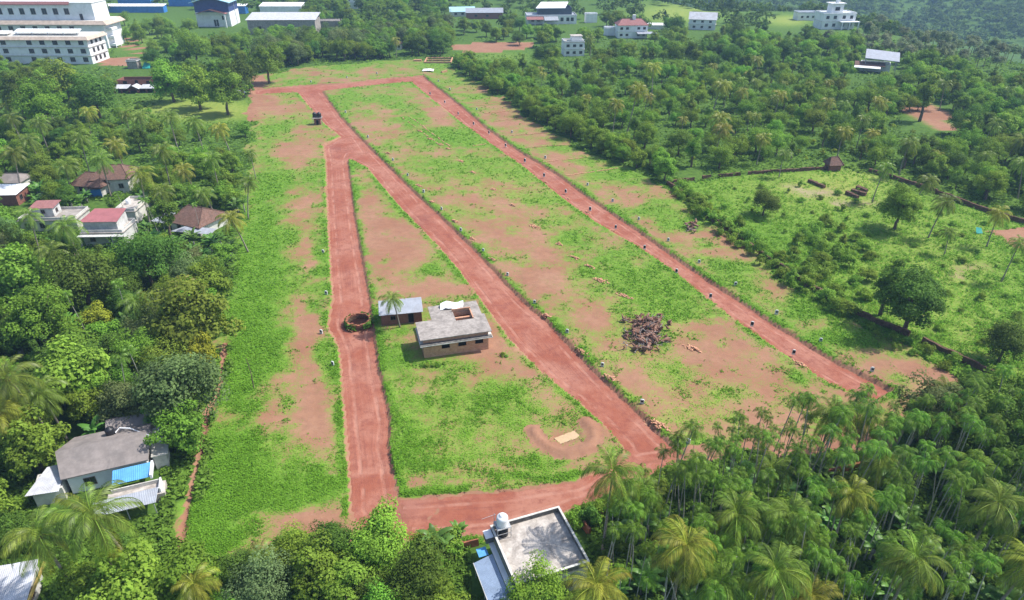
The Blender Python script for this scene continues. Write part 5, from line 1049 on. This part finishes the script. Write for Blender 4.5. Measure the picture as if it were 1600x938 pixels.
for a in ((110,352,1.05,'palm','coconut palm in front of the white cabin house'),(375,335,.95,'ypalm','coconut palm at the plot edge beside the sheet lean-tos'),(376,285,.8,'palm','coconut palm at the plot edge above the lean-tos'),(213,275,1.05,'ypalm','coconut palm with yellow fronds beside the higher tiled house'),
          (155,248,1.0,'palm','coconut palm over the lower tiled house'),(97,255,1.0,'palm','coconut palm left of the tiled pair'),(10,240,1.0,'palm','coconut palm at the left edge above the edge houses'),(215,180,.95,'palm','coconut palm in the clearing below the brick ruin'),(130,172,.95,'ypalm','coconut palm with yellow fronds below the dark trees'),
          (266,182,1.0,'palm','coconut palm on the yellow clearing, middle one'),(308,188,.95,'palm','coconut palm on the yellow clearing, right of the middle'),(352,200,1.0,'ypalm','coconut palm on the clearing nearest the plots'),(60,190,.95,'palm','coconut palm at the left below the institution'),(28,135,.95,'ypalm','coconut palm with yellow fronds before the institution'),
          (35,580,1.1,'palm','coconut palm in the bright trees at the left edge'),(12,645,1.0,'ypalm','yellow coconut palm cut by the left edge'),(70,605,1.0,'palm','coconut palm beside the bright broad leafed tree'),(220,462,.9,'palm','coconut palm between the dark dome and olive trees'),(275,440,.8,'ypalm','yellowing coconut palm above the olive tree'),
          (75,395,.9,'palm','coconut palm between the cabin house and dark feathery tree'),(535,52,.9,'palm','coconut palm in the far row, middle'),(468,46,.85,'palm','coconut palm in front of the grey workshop'),(577,48,.85,'palm','coconut palm right of the middle far palm'),(617,62,.85,'ypalm','coconut palm by the tiny white hut'),
          (1470,312,.9,'palm','leaning coconut palm right of the round bright tree'),(1438,280,.9,'palm','coconut palm behind the round bright tree'),(1378,262,.8,'palm','coconut palm at the back wall of the grassy field'),(1488,362,.6,'palm','short coconut palm in the grassy field'),(1562,332,.8,'ypalm','drooping yellow palm by the slanting wall'),
          (1590,378,.7,'palm','coconut palm at the right edge beside bare soil'),(1318,205,.85,'ypalm','yellow coconut palm in the right hand plantation'),(1420,222,.85,'palm','coconut palm below the bare red patch'),(1584,212,1.0,'palm','coconut palm with a bare trunk at the right edge'),(1190,215,.8,'ypalm','coconut palm at the plantation edge above the wall'),
          (1350,185,.8,'palm','coconut palm left of the bare red patch'),(1010,150,.75,'ypalm','pale coconut palm in the middle of the plantation'),(1160,125,.8,'palm','coconut palm in the upper plantation, left one'),(1180,128,.8,'palm','coconut palm in the upper plantation, right one'),(925,60,.9,'palm','coconut palm beside the balustrade house'),(1225,240,.75,'palm','coconut palm over the back wall near the hut'),
          (50,215,1.0,'palm','coconut palm above the edge houses on the left'),(182,222,.95,'ypalm','coconut palm behind the higher tiled house'),(250,232,1.0,'palm','coconut palm right of the tiled pair'),(332,248,.9,'palm','coconut palm in dark trees left of the plots'),(38,338,.85,'palm','coconut palm at the left of the cabin house'),(246,296,.9,'palm','coconut palm above the left lean-to'),(328,298,.85,'palm','coconut palm behind the flanked tiled house'),(296,262,.9,'ypalm','yellowish coconut palm above the flanked tiled house'),(122,214,.9,'palm','coconut palm up the slope from the tiled pair'),(20,185,.9,'palm','coconut palm at the left edge under the institution trees'),(80,165,.9,'ypalm','yellowish coconut palm left of the clearing'),(392,240,.7,'palm','coconut palm on the plot edge above the junction level'),(1545,785,1.0,'palm','coconut palm in the right part of the grove'),(1245,800,1.05,'palm','coconut palm behind areca palms in the grove'),(1590,880,1.0,'ypalm','coconut palm cut by the right bottom edge'),(1205,715,.85,'palm','coconut palm at the grove edge below the red plots'),(1385,720,.95,'palm','coconut palm over the grove edge wall'),(1330,780,.9,'ypalm','yellowish coconut palm in mid grove'),(1500,720,.9,'palm','coconut palm below the bluish dome tree'),(1130,915,.95,'palm','coconut palm at the bottom edge of the grove'),(1300,925,.95,'ypalm','yellow coconut palm at the bottom of the grove')):
    CP_(*a)
for a in ((172,560,1.0,'tall thin areca palm with a bare trunk above the grey roof'),(178,438,.95,'thin areca palm behind the dark dome tree'),(112,455,.9,'thin areca palm in the dark feathery tree'),(188,300,.8,'areca palm over the red roofed house'),(240,322,.8,'areca palm between the lean-to and red roofed house'),(233,312,.8,'areca palm left of the lean-to houses'),(303,318,.7,'areca palm on the flanked tiled roof'),(207,545,.85,'areca palm right of the bare trunk palm')):
    CP_(a[0], a[1], a[2], 'areca', a[3], 'areca palms', 'areca_palm')

# ------------------------------------------------------------------ vegetation: woods, grove and hedges
FIELDPOLY = [q for q in FIELD_PX if q not in ((1430,640),(1400,668),(1340,672),(1200,694),(1080,712))]; k_ = FIELDPOLY.index((1480,600)); FIELDPOLY[k_+1:k_+1] = [(1400,625),(1370,640),(1250,660),(1150,690)]
def sproj(X, Y, Z=0.0):
    d = max(Y * CP + (CAM_H - Z) * SP, 1e-3); return 800 + FPX * X / d, 469 - FPX * (Y * SP - (CAM_H - Z) * CP) / d, d
def pin(poly, X, Y):
    r = False; x0, y0 = poly[-1][:2]
    for q in poly:
        x1, y1 = q[:2]
        if (y0 > Y) != (y1 > Y) and X < (x1 - x0) * (Y - y0) / (y1 - y0) + x0: r = not r
        x0, y0 = x1, y1
    return r
def blocked(x, y, h, r, lim=.75, free=True):
    z0 = gz1(x, y)
    if free:
        for f in (.35, .75):
            px, py, d = sproj(x, y, z0 + h * f)
            if pin(FIELDPOLY, px, py): return True
    for x0, y0, x1, y1, Yb in PROT:
        if y < Yb + 13:
            for f in (.15, .55, .85):
                px, py, d = sproj(x, y, z0 + h * f); rp = r * FPX / d * lim
                if x0 - rp < px < x1 + rp and y0 - rp < py < y1 + rp: return True
    return False
def scatter(poly_px, spacing, n, seed, keep=None):
    rd = random.Random(seed); pl = [P(x, y) for x, y in poly_px]; xs = [p.x for p in pl]; ys = [p.y for p in pl]; out = []; pw = [(p.x, p.y) for p in pl]; grid = {}
    for _ in range(n * 30):
        if len(out) >= n: break
        x, y = rd.uniform(min(xs), max(xs)), rd.uniform(min(ys), max(ys))
        if not pin(pw, x, y): continue
        c = (int(x // spacing), int(y // spacing))
        if any((x-a)**2 + (y-b_)**2 < spacing**2 for i in (-1, 0, 1) for j in (-1, 0, 1) for a, b_ in grid.get((c[0]+i, c[1]+j), ())): continue
        grid.setdefault(c, []).append((x, y)); out.append((x, y))
    return out
def near_tree(x, y, f=.8): return any((x-a)**2 + (y-b_)**2 < (r*f)**2 for a, b_, r in TREES)
SC = []
def fill(poly, spacing, n, seed, mix, label, group, parts=False, smin=.75, smax=1.1, lim=.75, cat='tree', free=True, avoid=.7, name=None):
    c = 0
    for x, y in scatter(poly, spacing, n, seed):
        kind, col = random.choice(mix); s = random.uniform(smin, smax); k = K[kind]
        if near_tree(x, y, avoid) or blocked(x, y, k.h[0]*s, k.r[0]*s, lim, free): continue
        dsc = {'dark': 'dark green', 'mid': 'mid green', 'bright': 'bright green', 'lime': 'yellow green', 'grey': 'greyish', 'olive': 'olive green', 'palm': 'green', 'ypalm': 'yellowish', 'areca': 'green', 'banana': 'leafy', 'pale': 'pale', 'soft': 'soft green'}[col]
        kn = kind.replace('_', ' ')
        ob = plant(kind, x, y, s, col, '%s %s %s' % (dsc, kn, label), cat if 'palm' not in kind else 'palm', group, parts, None, name); c += 1
        qx, qy, _ = sproj(x, y, k.h[0] * s * .6); SC.append((ob, ('%s%s %s' % (dsc, ' big' if s > smin + (smax - smin) * .75 else ' small' if s < smin + (smax - smin) * .25 else '', kn)), qx, qy))
    return c
prot(1408, 160, 1490, 203, 250); prot(708, 64, 832, 80, 395); prot(1548, 356, 1600, 388, 150); prot(258, 152, 388, 186, 270); prot(180, 55, 232, 84, 400); prot(1205, 24, 1250, 40, 480); prot(1060, 262, 1100, 275, 190)
# areca and coconut grove, lower right
GROVE = [(985,812),(1085,760),(1200,732),(1300,712),(1440,696),(1560,690),(1640,690),(1760,820),(1760,1010),(960,1010),(930,900)]
fill(GROVE, 1.75, 330, 3, [('areca_palm', 'areca')] * 9 + [('banana_plant', 'banana')], 'in the dense grove at the lower right', 'palms of the lower right grove', True, .72, 1.12, .5, 'plant', False, .14)
fill([(1080,720),(1200,700),(1420,690),(1440,720),(1280,745),(1090,745)], 2.2, 46, 4, [('areca_palm', 'areca')], 'along the upper grove edge', 'palms of the lower right grove', True, .45, .7, .5, 'plant', False, .2)
fill([(880,850),(960,800),(1080,770),(1200,760),(1600,700),(1700,800),(1700,980),(880,980)], 3.4, 90, 5, [('shrub', 'dark'), ('bush', 'dark'), ('banana_plant', 'banana'), ('shrub', 'mid')], 'growing under the grove palms', 'undergrowth of the grove', False, .9, 1.5, .6, 'plant', False, .1)
fill([(895,806),(1000,775),(1075,735),(1085,745),(1000,795),(900,820)], 1.8, 26, 6, [('bush', 'bright'), ('shrub', 'mid'), ('bush', 'mid')], 'along the red wall by the grove', 'hedge by the red wall', False, .8, 1.3, .4, 'bush', False, .1)
fill([(1480,640),(1640,625),(1700,720),(1560,730)], 5.0, 9, 7, [('dense_tree', 'dark'), ('leafy_tree', 'mid')], 'at the right edge beside the grove', 'trees at the right edge', True, .7, .95)
# near edge
fill([(655,567),(770,553),(800,556),(772,562),(660,577)], .8, 34, 41, [('bush', 'bright'), ('bush', 'mid')], 'at the foot of the unfinished house', 'weeds at the house foot', False, .22, .42, .0, 'bush', False, .1)
fill([(640,850),(740,840),(752,870),(640,900)], 1.6, 22, 8, [('bush', 'bright'), ('shrub', 'mid'), ('banana_plant', 'banana')], 'left of the flat terrace', 'bushes left of the terrace', False, .7, 1.2, .5, 'bush', False, .3)
fill([(360,900),(560,870),(740,880),(740,1000),(240,1000)], 4.6, 26, 9, [('dense_tree', 'mid'), ('leafy_tree', 'bright'), ('dense_tree', 'dark'), ('banana_plant', 'banana'), ('leafy_tree', 'mid')], 'along the bottom edge', 'trees at the bottom edge', True, .55, .8, .7)
# left jungle
LEFT = [(-90,300),(372,300),(350,430),(330,540),(305,650),(262,800),(240,960),(-90,960)]
MIX = [('dense_tree', 'dark'), ('dense_tree', 'mid'), ('leafy_tree', 'bright'), ('leafy_tree', 'mid'), ('leafy_tree', 'mid'), ('feathery_tree', 'dark'), ('dense_tree', 'grey'), ('slim_tree', 'dark')]
fill(LEFT, 4.4, 190, 10, MIX, 'in the jungle left of the plots', 'jungle trees left of the plots', True, .6, .95, .8)
fill([(215,330),(380,330),(372,420),(330,430),(210,395)], 2.3, 40, 11, [('banana_plant', 'banana')], 'clustered near the sheet lean-tos', 'banana plants by the lean-tos', True, .9, 1.35, .5, 'plant', True, .25)
fill([(60,300),(140,300),(150,340),(60,345)], 2.4, 16, 12, [('banana_plant', 'banana')], 'between the cabin house and tiled houses', 'banana plants by the cabin house', True, .9, 1.4, .5, 'plant', True, .2)
fill(LEFT, 2.6, 170, 13, [('shrub', 'bright'), ('bush', 'mid'), ('banana_plant', 'banana'), ('shrub', 'mid'), ('shrub', 'dark')], 'under the left jungle trees', 'undergrowth of the left jungle', False, .9, 1.5, .8, 'plant', True, .25)
fill([(-90,200),(385,205),(375,300),(-90,300)], 5.2, 70, 14, MIX[:6] + [('coconut_palm', 'palm')], 'in the jungle behind the tiled houses', 'jungle trees behind the tiled houses', True, .55, .85, .8)
fill([(-90,150),(180,165),(370,175),(385,210),(-90,205)], 6.0, 60, 15, [('shrub', 'mid'), ('bush', 'mid'), ('leafy_tree', 'mid'), ('coconut_palm', 'palm'), ('shrub', 'bright'), ('feathery_tree', 'mid')], 'on the open ground below the brick ruin', 'plants below the brick ruin', False, .6, .95, .8, 'plant')
fill([(-90,100),(80,105),(190,138),(240,150),(180,165),(-90,150)], 7.0, 34, 16, MIX[:5], 'below the white institution', 'trees below the institution', True, .7, 1.0, .8)
fill([(245,90),(390,70),(392,140),(360,148),(250,142)], 6.2, 26, 17, MIX[:5], 'between the brick ruin and the track', 'trees beside the brick ruin', True, .75, 1.05, .8)
fill([(175,30),(310,45),(385,60),(385,85),(240,90),(175,60)], 5.2, 110, 18, [('shrub', 'mid'), ('bush', 'bright'), ('dense_tree', 'mid'), ('bush', 'mid')], 'on the green slope below the blue hall', 'plants on the slope below the blue hall', False, .6, 1.1, .5, 'plant')
fill([(248,138),(300,142),(392,141),(392,151),(248,152)], 3.0, 50, 43, [('shrub', 'mid'), ('shrub', 'dark'), ('bush', 'mid')], 'under the trees beside the brick ruin', 'shrubs beside the brick ruin', False, 1.0, 1.8, .3, 'plant', False, .0)
# far row
fill([(398,88),(480,72),(560,60),(700,52),(700,90),(640,89),(480,101),(405,114)], 4.7, 120, 19, [('dense_tree', 'mid'), ('dense_tree', 'dark'), ('leafy_tree', 'mid'), ('dense_tree', 'grey')], 'in the dark row closing the far end', 'trees closing the far end of the plots', True, .85, 1.2, .5)
# hedge and plantation right of the plots
fill([(704,97),(745,128),(850,196),(950,250),(1040,286),(1060,276),(965,232),(860,176),(765,115),(722,92)], 4.0, 80, 20, [('leafy_tree', 'bright'), ('dense_tree', 'mid'), ('leafy_tree', 'mid')], 'in the dense hedge along the plots', 'hedge trees along the plots', True, .55, .85, .4, 'tree', False)
PLANT = [(722,92),(780,86),(870,92),(1000,70),(1130,56),(1250,62),(1300,72),(1400,95),(1500,120),(1640,150),(1700,330),(1600,332),(1430,282),(1340,256),(1180,262),(1065,274),(965,230),(860,174)]
nP = fill([(860,174),(790,120),(900,110),(1050,105),(1200,115),(1330,150),(1480,215),(1700,260),(1700,335),(1600,332),(1430,282),(1340,256),(1180,262),(1065,274),(965,230)], 5.4, 300, 21, [('feathery_tree', 'soft')] * 6 + [('feathery_tree', 'bright'), ('feathery_tree', 'dark'), ('slim_tree', 'olive'), ('shrub', 'bright'), ('coconut_palm', 'ypalm'), ('slim_tree', 'mid')], 'in the plantation right of the plots', 'plantation trees right of the plots', False, .55, 1.15, .8)
fill([(1130,175),(1300,150),(1480,215),(1620,250),(1640,330),(1430,282),(1340,256),(1180,262)], 5.0, 70, 31, [('coconut_palm', 'palm'), ('coconut_palm', 'ypalm'), ('shrub', 'bright'), ('bush', 'lime'), ('shrub', 'lime')], 'in the scrubby palm corner', 'scrub and palms behind the grassy field', False, .55, .85, .8, 'plant', True, .3)
fill([(730,92),(800,86),(900,90),(1010,70),(1130,56),(1250,62),(1400,95),(1600,140),(1700,200),(1700,255),(1480,212),(1330,148),(1200,113),(1050,103),(900,108),(790,118)], 7.2, 250, 22, [('feathery_tree', 'soft'), ('dense_tree', 'mid'), ('dense_tree', 'dark'), ('leafy_tree', 'mid'), ('dense_tree', 'bright'), ('leafy_tree', 'bright'), ('slim_tree', 'olive'), ('feathery_tree', 'bright')], 'in the upper plantation', 'upper plantation trees', False, .6, 1.2, .8, name='woodland_tree')
fill([(1380,170),(1500,150),(1640,170),(1700,330),(1600,332),(1450,285)], 5.0, 90, 23, [('dense_tree', 'dark'), ('leafy_tree', 'bright'), ('coconut_palm', 'palm'), ('shrub', 'bright'), ('leafy_tree', 'mid')], 'in the mixed wood at the right', 'mixed wood at the right edge', False, .6, .95, .8)
# bushes of the grassy field and its wall
fill([(1060,292),(1110,330),(1160,366),(1220,410),(1290,450),(1330,475),(1330,500),(1270,470),(1200,424),(1130,372),(1080,330),(1050,300)], 2.2, 70, 24, [('bush', 'mid'), ('shrub', 'mid'), ('bush', 'bright'), ('bush', 'bright')], 'along the mossy boundary wall', 'bushes along the boundary wall', False, .8, 1.5, .4, 'bush', False, .3)
fill([(1210,395),(1290,350),(1340,370),(1400,420),(1420,480),(1340,480)], 3.8, 30, 25, [('bush', 'bright'), ('bush', 'mid'), ('shrub', 'mid')], 'in the thicket of the grassy field', 'thicket bushes in the grassy field', False, .7, 1.5, .4, 'bush', False, .4)
fill([(1090,300),(1290,285),(1420,310),(1600,370),(1640,540),(1520,560),(1420,480),(1330,360),(1180,370)], 6.0, 80, 26, [('bush', 'mid'), ('bush', 'bright'), ('shrub', 'mid')], 'dotted over the grassy field', 'small bushes dotted over the grassy field', False, .3, .8, .3, 'bush', False, .4)
fill([(1340,505),(1420,535),(1600,602),(1640,630),(1640,650),(1400,550)], 2.6, 26, 27, [('bush', 'mid'), ('shrub', 'bright')], 'at the foot of the boundary wall', 'bushes at the foot of the wall', False, .5, 1.0, .4, 'bush', False, .3)
# pale plantation on the valley edge
fill([(1290,60),(1420,80),(1560,105),(1560,118),(1400,100),(1290,75)], 6.5, 60, 28, [('pale_tree', 'pale')], 'on the slope above the valley', 'pale trees above the valley', False, .8, 1.1, .8)
rd = random.Random(5)
for k in range(90):
    x, y = rd.uniform(200, 330), rd.uniform(330, 480); s_v = float(valley_s(np.array([x]), np.array([y]))[0])
    if 5 < s_v < 90 and not near_tree(x, y, .6): ob = plant('pale_tree', x, y, rd.uniform(.9, 1.25), 'pale', 'pale', 'tree', 'pale trees above the valley', False); SC.append((ob, 'pale grey tree', *sproj(x, y, gz1(x, y) + 5)[:2]))
# along the far top
fill([(400,10),(540,0),(720,20),(820,45),(950,40),(1080,52),(1080,70),(900,88),(700,52),(560,58),(480,68),(400,80)], 6.6, 260, 29, [('dense_tree', 'mid'), ('dense_tree', 'dark'), ('feathery_tree', 'soft'), ('leafy_tree', 'mid')], 'among the far houses', 'trees among the far houses', False, .75, 1.15, .55, name='woodland_tree')

# each scattered plant is told apart by what stands next to it, then by its order there
LM = [('the grey roofed house', 165, 720), ('the flat terrace', 840, 860), ('the corner shed', 30, 900), ('the red roofed house', 165, 345), ('the cabin house', 75, 335), ('the tiled house pair', 160, 275), ('the sheet lean-tos', 300, 340), ('the brick ruin', 217, 125), ('the white institution', 80, 60), ('the parked car', 376, 145), ('the blue hall', 336, 25), ('the grey workshop', 442, 35), ('the tiny white hut', 621, 74), ('the far foundation', 684, 98), ('the slate clad house', 862, 22), ('the balustrade house', 897, 74), ('the red hipped house', 988, 42), ('the grey gabled house', 1096, 35), ('the turret house', 1310, 25), ('the steel roof house', 1366, 97), ('the steep roofed hut', 1304, 255), ('the bare red patch', 1450, 182), ('the pale field track', 1280, 300), ('the round field tree', 1410, 318), ('the two trunked tree', 1432, 462), ('the small root heap', 1080, 355), ('the wall corner', 1042, 288), ('the bluish dome tree', 1455, 640), ('the big dark edge tree', 1565, 680), ('the large low grove palm', 1430, 872), ('the yellowish near palm', 1072, 852), ('the plot corner palm', 958, 738), ('the near road tree', 590, 842), ('the small bottom palm', 408, 866), ('the big olive tree', 300, 490), ('the greyish round tree', 282, 600), ('the dark dome tree', 225, 400), ('the yellow green tree', 150, 497), ('the left edge palms', 40, 600), ('the mid plantation palm', 1010, 150), ('the plantation edge palm', 1190, 215), ('the yellow plantation palm', 1318, 205), ('the upper palm pair', 1170, 126), ('the grove edge wall', 1330, 737), ('the mid grove palm', 1330, 780), ('the bottom grove palm', 1212, 890), ('the right grove palm', 1545, 785), ('the short field palm', 1488, 362), ('the yellow clearing', 320, 165), ('the right edge palm', 1584, 212), ('the red terrace wall', 960, 803), ('the hedge middle', 900, 210), ('the hedge top', 760, 120)]
seen = {}
for ob, dsc, qx, qy in SC:
    ph, lx, ly = min(LM, key=lambda l: (l[1] - qx) ** 2 + 3 * (l[2] - qy) ** 2); dx, dy = qx - lx, qy - ly
    rel = ('right of' if dx > 0 else 'left of') if abs(dx) > 1.2 * abs(dy) else ('in front of' if dy > 0 else 'behind')
    seen.setdefault('%s %s %s' % (dsc, rel, ph), []).append((qx, ob))
for lb, lst in seen.items():
    lst.sort(key=lambda q: q[0])
    for i, (qx, ob) in enumerate(lst): ob['label'] = lb if len(lst) == 1 else '%s, %s from the left' % (lb, ORD[i]) if i < 30 else lb

# ------------------------------------------------------------------ growth nobody could count
def stuff(name, V, F, T_, mat, col, label):
    o = link(name, mesh_np(name, V, F, mat, tone=T_), None, None, 0, col); return tag(o, label, None, None, 'stuff')
def far_wood():
    rng = np.random.default_rng(77); VV = []; TT = []; lows = [crown_np(900 + i, 4.6, 4.5, 3.8, 10, 5, 2.5, clr=(.3, .5), zmin=-.2) for i in range(6)]
    n = 26000; X, Y = rng.uniform(-700, 1100, n), rng.uniform(430, 1500, n); sv, Z0 = valley_s(X, Y), terrain(X, Y); PX, PY, _ = proj(X, Y, 0.0); QX, QY, _ = proj(X, Y, Z0 + 4); R_ = rng.random(n); DR = ell(DRYP, QX, QY)
    ok = (PX > -120) & (PX < 1720) & (QY > -40) & (QY < 62) & ~((sv < 60) & (QY > np.where(QX > 400, 46, 30)) & (QX > 150)) & (R_ > np.where(sv < 20, .72, .25)) & ~((sv < 20) & (DR > .6))
    for x, y, z0, s_v in zip(X[ok], Y[ok], Z0[ok], sv[ok]):
        s = rng.uniform(.8, 1.3)
        if s_v < 20 and blocked(float(x), float(y), 9*s, 4*s, .8, False): continue
        V, F, T_, _ = lows[rng.integers(6)]; VV.append(rotz(V * s, rng.uniform(0, 6.28)) + np.array([x, y, z0 - .5])); TT.append(np.clip(T_ * .6 + rng.random() * .5, 0, 1))
    V = np.concatenate(VV); return V, np.arange(len(V)).reshape(-1, 4), np.concatenate(TT)
V, F, T_ = far_wood(); stuff('far_wood', V, F, T_, M['leaf'], (.085, .165, .032), 'hazy far wood covering the hills at the top')
def undergrowth(n=150000):
    rng = np.random.default_rng(88); X = []; 
    px, py = rng.uniform(-60, 1660, n * 2), 960 - 900 * rng.random(n * 2) ** 1.25
    u = (px - 800) / FPX; v = (469 - py) / FPX; t = -CAM_H / (v * CP - SP); x, y = u * t, (v * SP + CP) * t
    w = ground_attrs(x, y); ok = (w[2] > .08) & (w[0] > .4) & (w[4] > 1)
    for x0, y0, x1, y1, Yb in PROT: ok &= ~((px > x0) & (px < x1) & (py > y0) & (py < y1 + 6))
    x, y = x[ok][:n], y[ok][:n]; d = np.hypot(x, y); lump = fbm(x / 4, y / 4, 91); z = ground_z(x, y) + rng.random(len(x)) ** .7 * (.25 + 2.4 * np.clip(lump - .38, 0, 1)) 
    nrm = np.stack([rng.normal(0, .5, len(x)), rng.normal(0, .5, len(x)), np.full(len(x), .9)], 1); nrm /= np.linalg.norm(nrm, axis=1, keepdims=True)
    V, F = leaf_quads(np.stack([x, y, z], 1), nrm, (.42 + d / 420) * rng.uniform(.6, 1.4, len(x)), rng, .3, .6)
    return V, F, np.repeat(np.clip(rng.random(len(x)) * .6 + lump * .5 - .1, 0, 1), 4)
V, F, T_ = undergrowth(); stuff('undergrowth', V, F, T_, M['grass'], (.12, .215, .028), 'tangled green undergrowth beneath the trees')
def weeds(n=250000):
    rng = np.random.default_rng(99); m = n * 3; px, py = rng.uniform(230, 1660, m), 95 + 800 * rng.random(m) ** .8
    u = (px - 800) / FPX; v = (469 - py) / FPX; t = -CAM_H / (v * CP - SP); x, y = u * t, (v * SP + CP) * t
    fe = inside(FIELD, x, y) | inside(EAST, x, y); x, y = x[fe], y[fe]
    vg, dr, wi, pa, sd_ = ground_attrs(x, y); nz = fbm(x / 1.4, y / 1.4, 93)
    ok = (sstep(.28, 1.25, vg + (nz - .5) * 1.0) > rng.random(len(x))) & (sd_ > .35)
    H0, H1 = P(656.5, 532.8), P(592, 494)
    ok &= ~((x > -18.5) & (x < -3) & (y > 99.5) & (y < 113)) & ~((x > -26) & (x < -17) & (y > 111) & (y < 117))
    x, y, vg, dr, nz = x[ok][:n], y[ok][:n], vg[ok][:n], dr[ok][:n], nz[ok][:n]; d = np.hypot(x, y); hgt = .05 + .34 * np.clip(vg - .6, 0, .7) * (nz * 1.6)
    z = ground_z(x, y) + rng.random(len(x)) * hgt + .03; nrm = np.stack([rng.normal(.08, .3, len(x)), rng.normal(0, .3, len(x)), np.full(len(x), 1.)], 1); nrm /= np.linalg.norm(nrm, axis=1, keepdims=True)
    V, F = leaf_quads(np.stack([x, y, z], 1), nrm, (.10 + d / 1000) * rng.uniform(.6, 1.5, len(x)) * (1 + .5 * np.clip(vg - .8, 0, 1)), rng, .3, .55)
    return V, F, np.repeat(np.clip(.22 + rng.random(len(x)) * .45 + dr * .45, 0, 1), 4)
def clumps(n=26000):
    rng = np.random.default_rng(131); m = n * 9; px, py = rng.uniform(230, 1660, m), 95 + 800 * rng.random(m) ** .8
    u = (px - 800) / FPX; v = (469 - py) / FPX; t = -CAM_H / (v * CP - SP); x, y = u * t, (v * SP + CP) * t
    ea = inside(EAST, x, y); fe = inside(FIELD, x, y) | ea; x, y, ea = x[fe], y[fe], ea[fe]
    vg, dr, wi, pa, sd_ = ground_attrs(x, y); nz = fbm(x / 2.6, y / 2.6, 133); bank = np.exp(-((sd_ - .75) / .5) ** 2) * (fbm(x / 4, y / 4, 137) > .5)
    ok = ((sstep(.55, 1.3, vg + (nz - .5) * 1.8 + ea * .1) * .7 + bank * .45) > rng.random(len(x))) & (sd_ > .3)
    ok &= ~((x > -18.5) & (x < -3) & (y > 99.5) & (y < 113)) & ~((x > -26) & (x < -17) & (y > 111) & (y < 117))
    x, y, nz, ea, vg = x[ok][:n], y[ok][:n], nz[ok][:n], ea[ok][:n], vg[ok][:n]; k = 7; d = np.hypot(x, y); hh = rng.uniform(.12, .38, len(x)) * (1 + .7 * ea)
    X, Y = np.repeat(x, k), np.repeat(y, k); r = np.repeat(hh, k); X = X + rng.normal(0, .3, len(X)) * r * 1.6; Y = Y + rng.normal(0, .3, len(Y)) * r * 1.6
    Z = np.repeat(ground_z(x, y), k) + rng.random(len(X)) * r; nrm = np.stack([rng.normal(0, .5, len(X)), rng.normal(0, .5, len(X)), np.full(len(X), .9)], 1); nrm /= np.linalg.norm(nrm, axis=1, keepdims=True)
    V, F = leaf_quads(np.stack([X, Y, Z], 1), nrm, (.095 + np.repeat(d, k) / 950) * rng.uniform(.7, 1.5, len(X)), rng, .3, .6)
    return V, F, np.repeat(np.clip(.12 + np.repeat(rng.random(len(x)) * .4, k) + rng.random(len(X)) * .35, 0, 1), 4)
V, F, T_ = clumps(); stuff('weeds', V, F, T_, M['grass'], (.145, .31, .024), 'taller leafy weeds scattered over the plots and banks')
V, F, T_ = weeds(); stuff('grass', V, F, T_, M['grass'], (.16, .33, .028), 'bright green weeds and grass over the red plots')
# creeper on the well rim and weeds round the house foot
rng = np.random.default_rng(5); a = rng.uniform(0, 6.28, 900); r = rng.normal(2.45, .18, 900); zz = rng.uniform(-.2, 1.0, 900); k_ = (np.sin(a * 2 + 1) > -.85)
Cn = np.stack([r*np.cos(a), r*np.sin(a), zz], 1)[k_]; nr = np.stack([np.cos(a), np.sin(a), np.full(900, .6)], 1)[k_] + rng.normal(size=(k_.sum(), 3)) * .4; nr /= np.linalg.norm(nr, axis=1, keepdims=True)
V, F = leaf_quads(Cn, nr, rng.uniform(.3, .6, len(Cn)), rng); link('creeper', mesh_np('creeper', V, F, M['grass'], tone=np.repeat(rng.random(len(Cn)), 4)), bpy.data.objects['well'], color=(.09, .19, .025))

# ------------------------------------------------------------------ haze
hz = bpy.data.materials.new('haze_air'); hz.use_nodes = True; t = hz.node_tree; t.nodes.remove(t.nodes['Principled BSDF'])
pv = t.nodes.new('ShaderNodeVolumePrincipled'); pv.inputs['Color'].default_value = (.42, .66, 1, 1); pv.inputs['Density'].default_value = .00021; pv.inputs['Anisotropy'].default_value = .1
t.links.new(pv.outputs[0], t.nodes['Material Output'].inputs['Volume'])
if True:
    h = link('haze', MB().box(-3200, 3200, -500, 4200, -80, 74).mesh('haze', hz)); h['kind'] = 'stuff'; h['label'] = 'thin pale blue haze over the valley'

if False: print('TRIS', sum(len(m.polygons) * 2 for m in bpy.data.meshes))
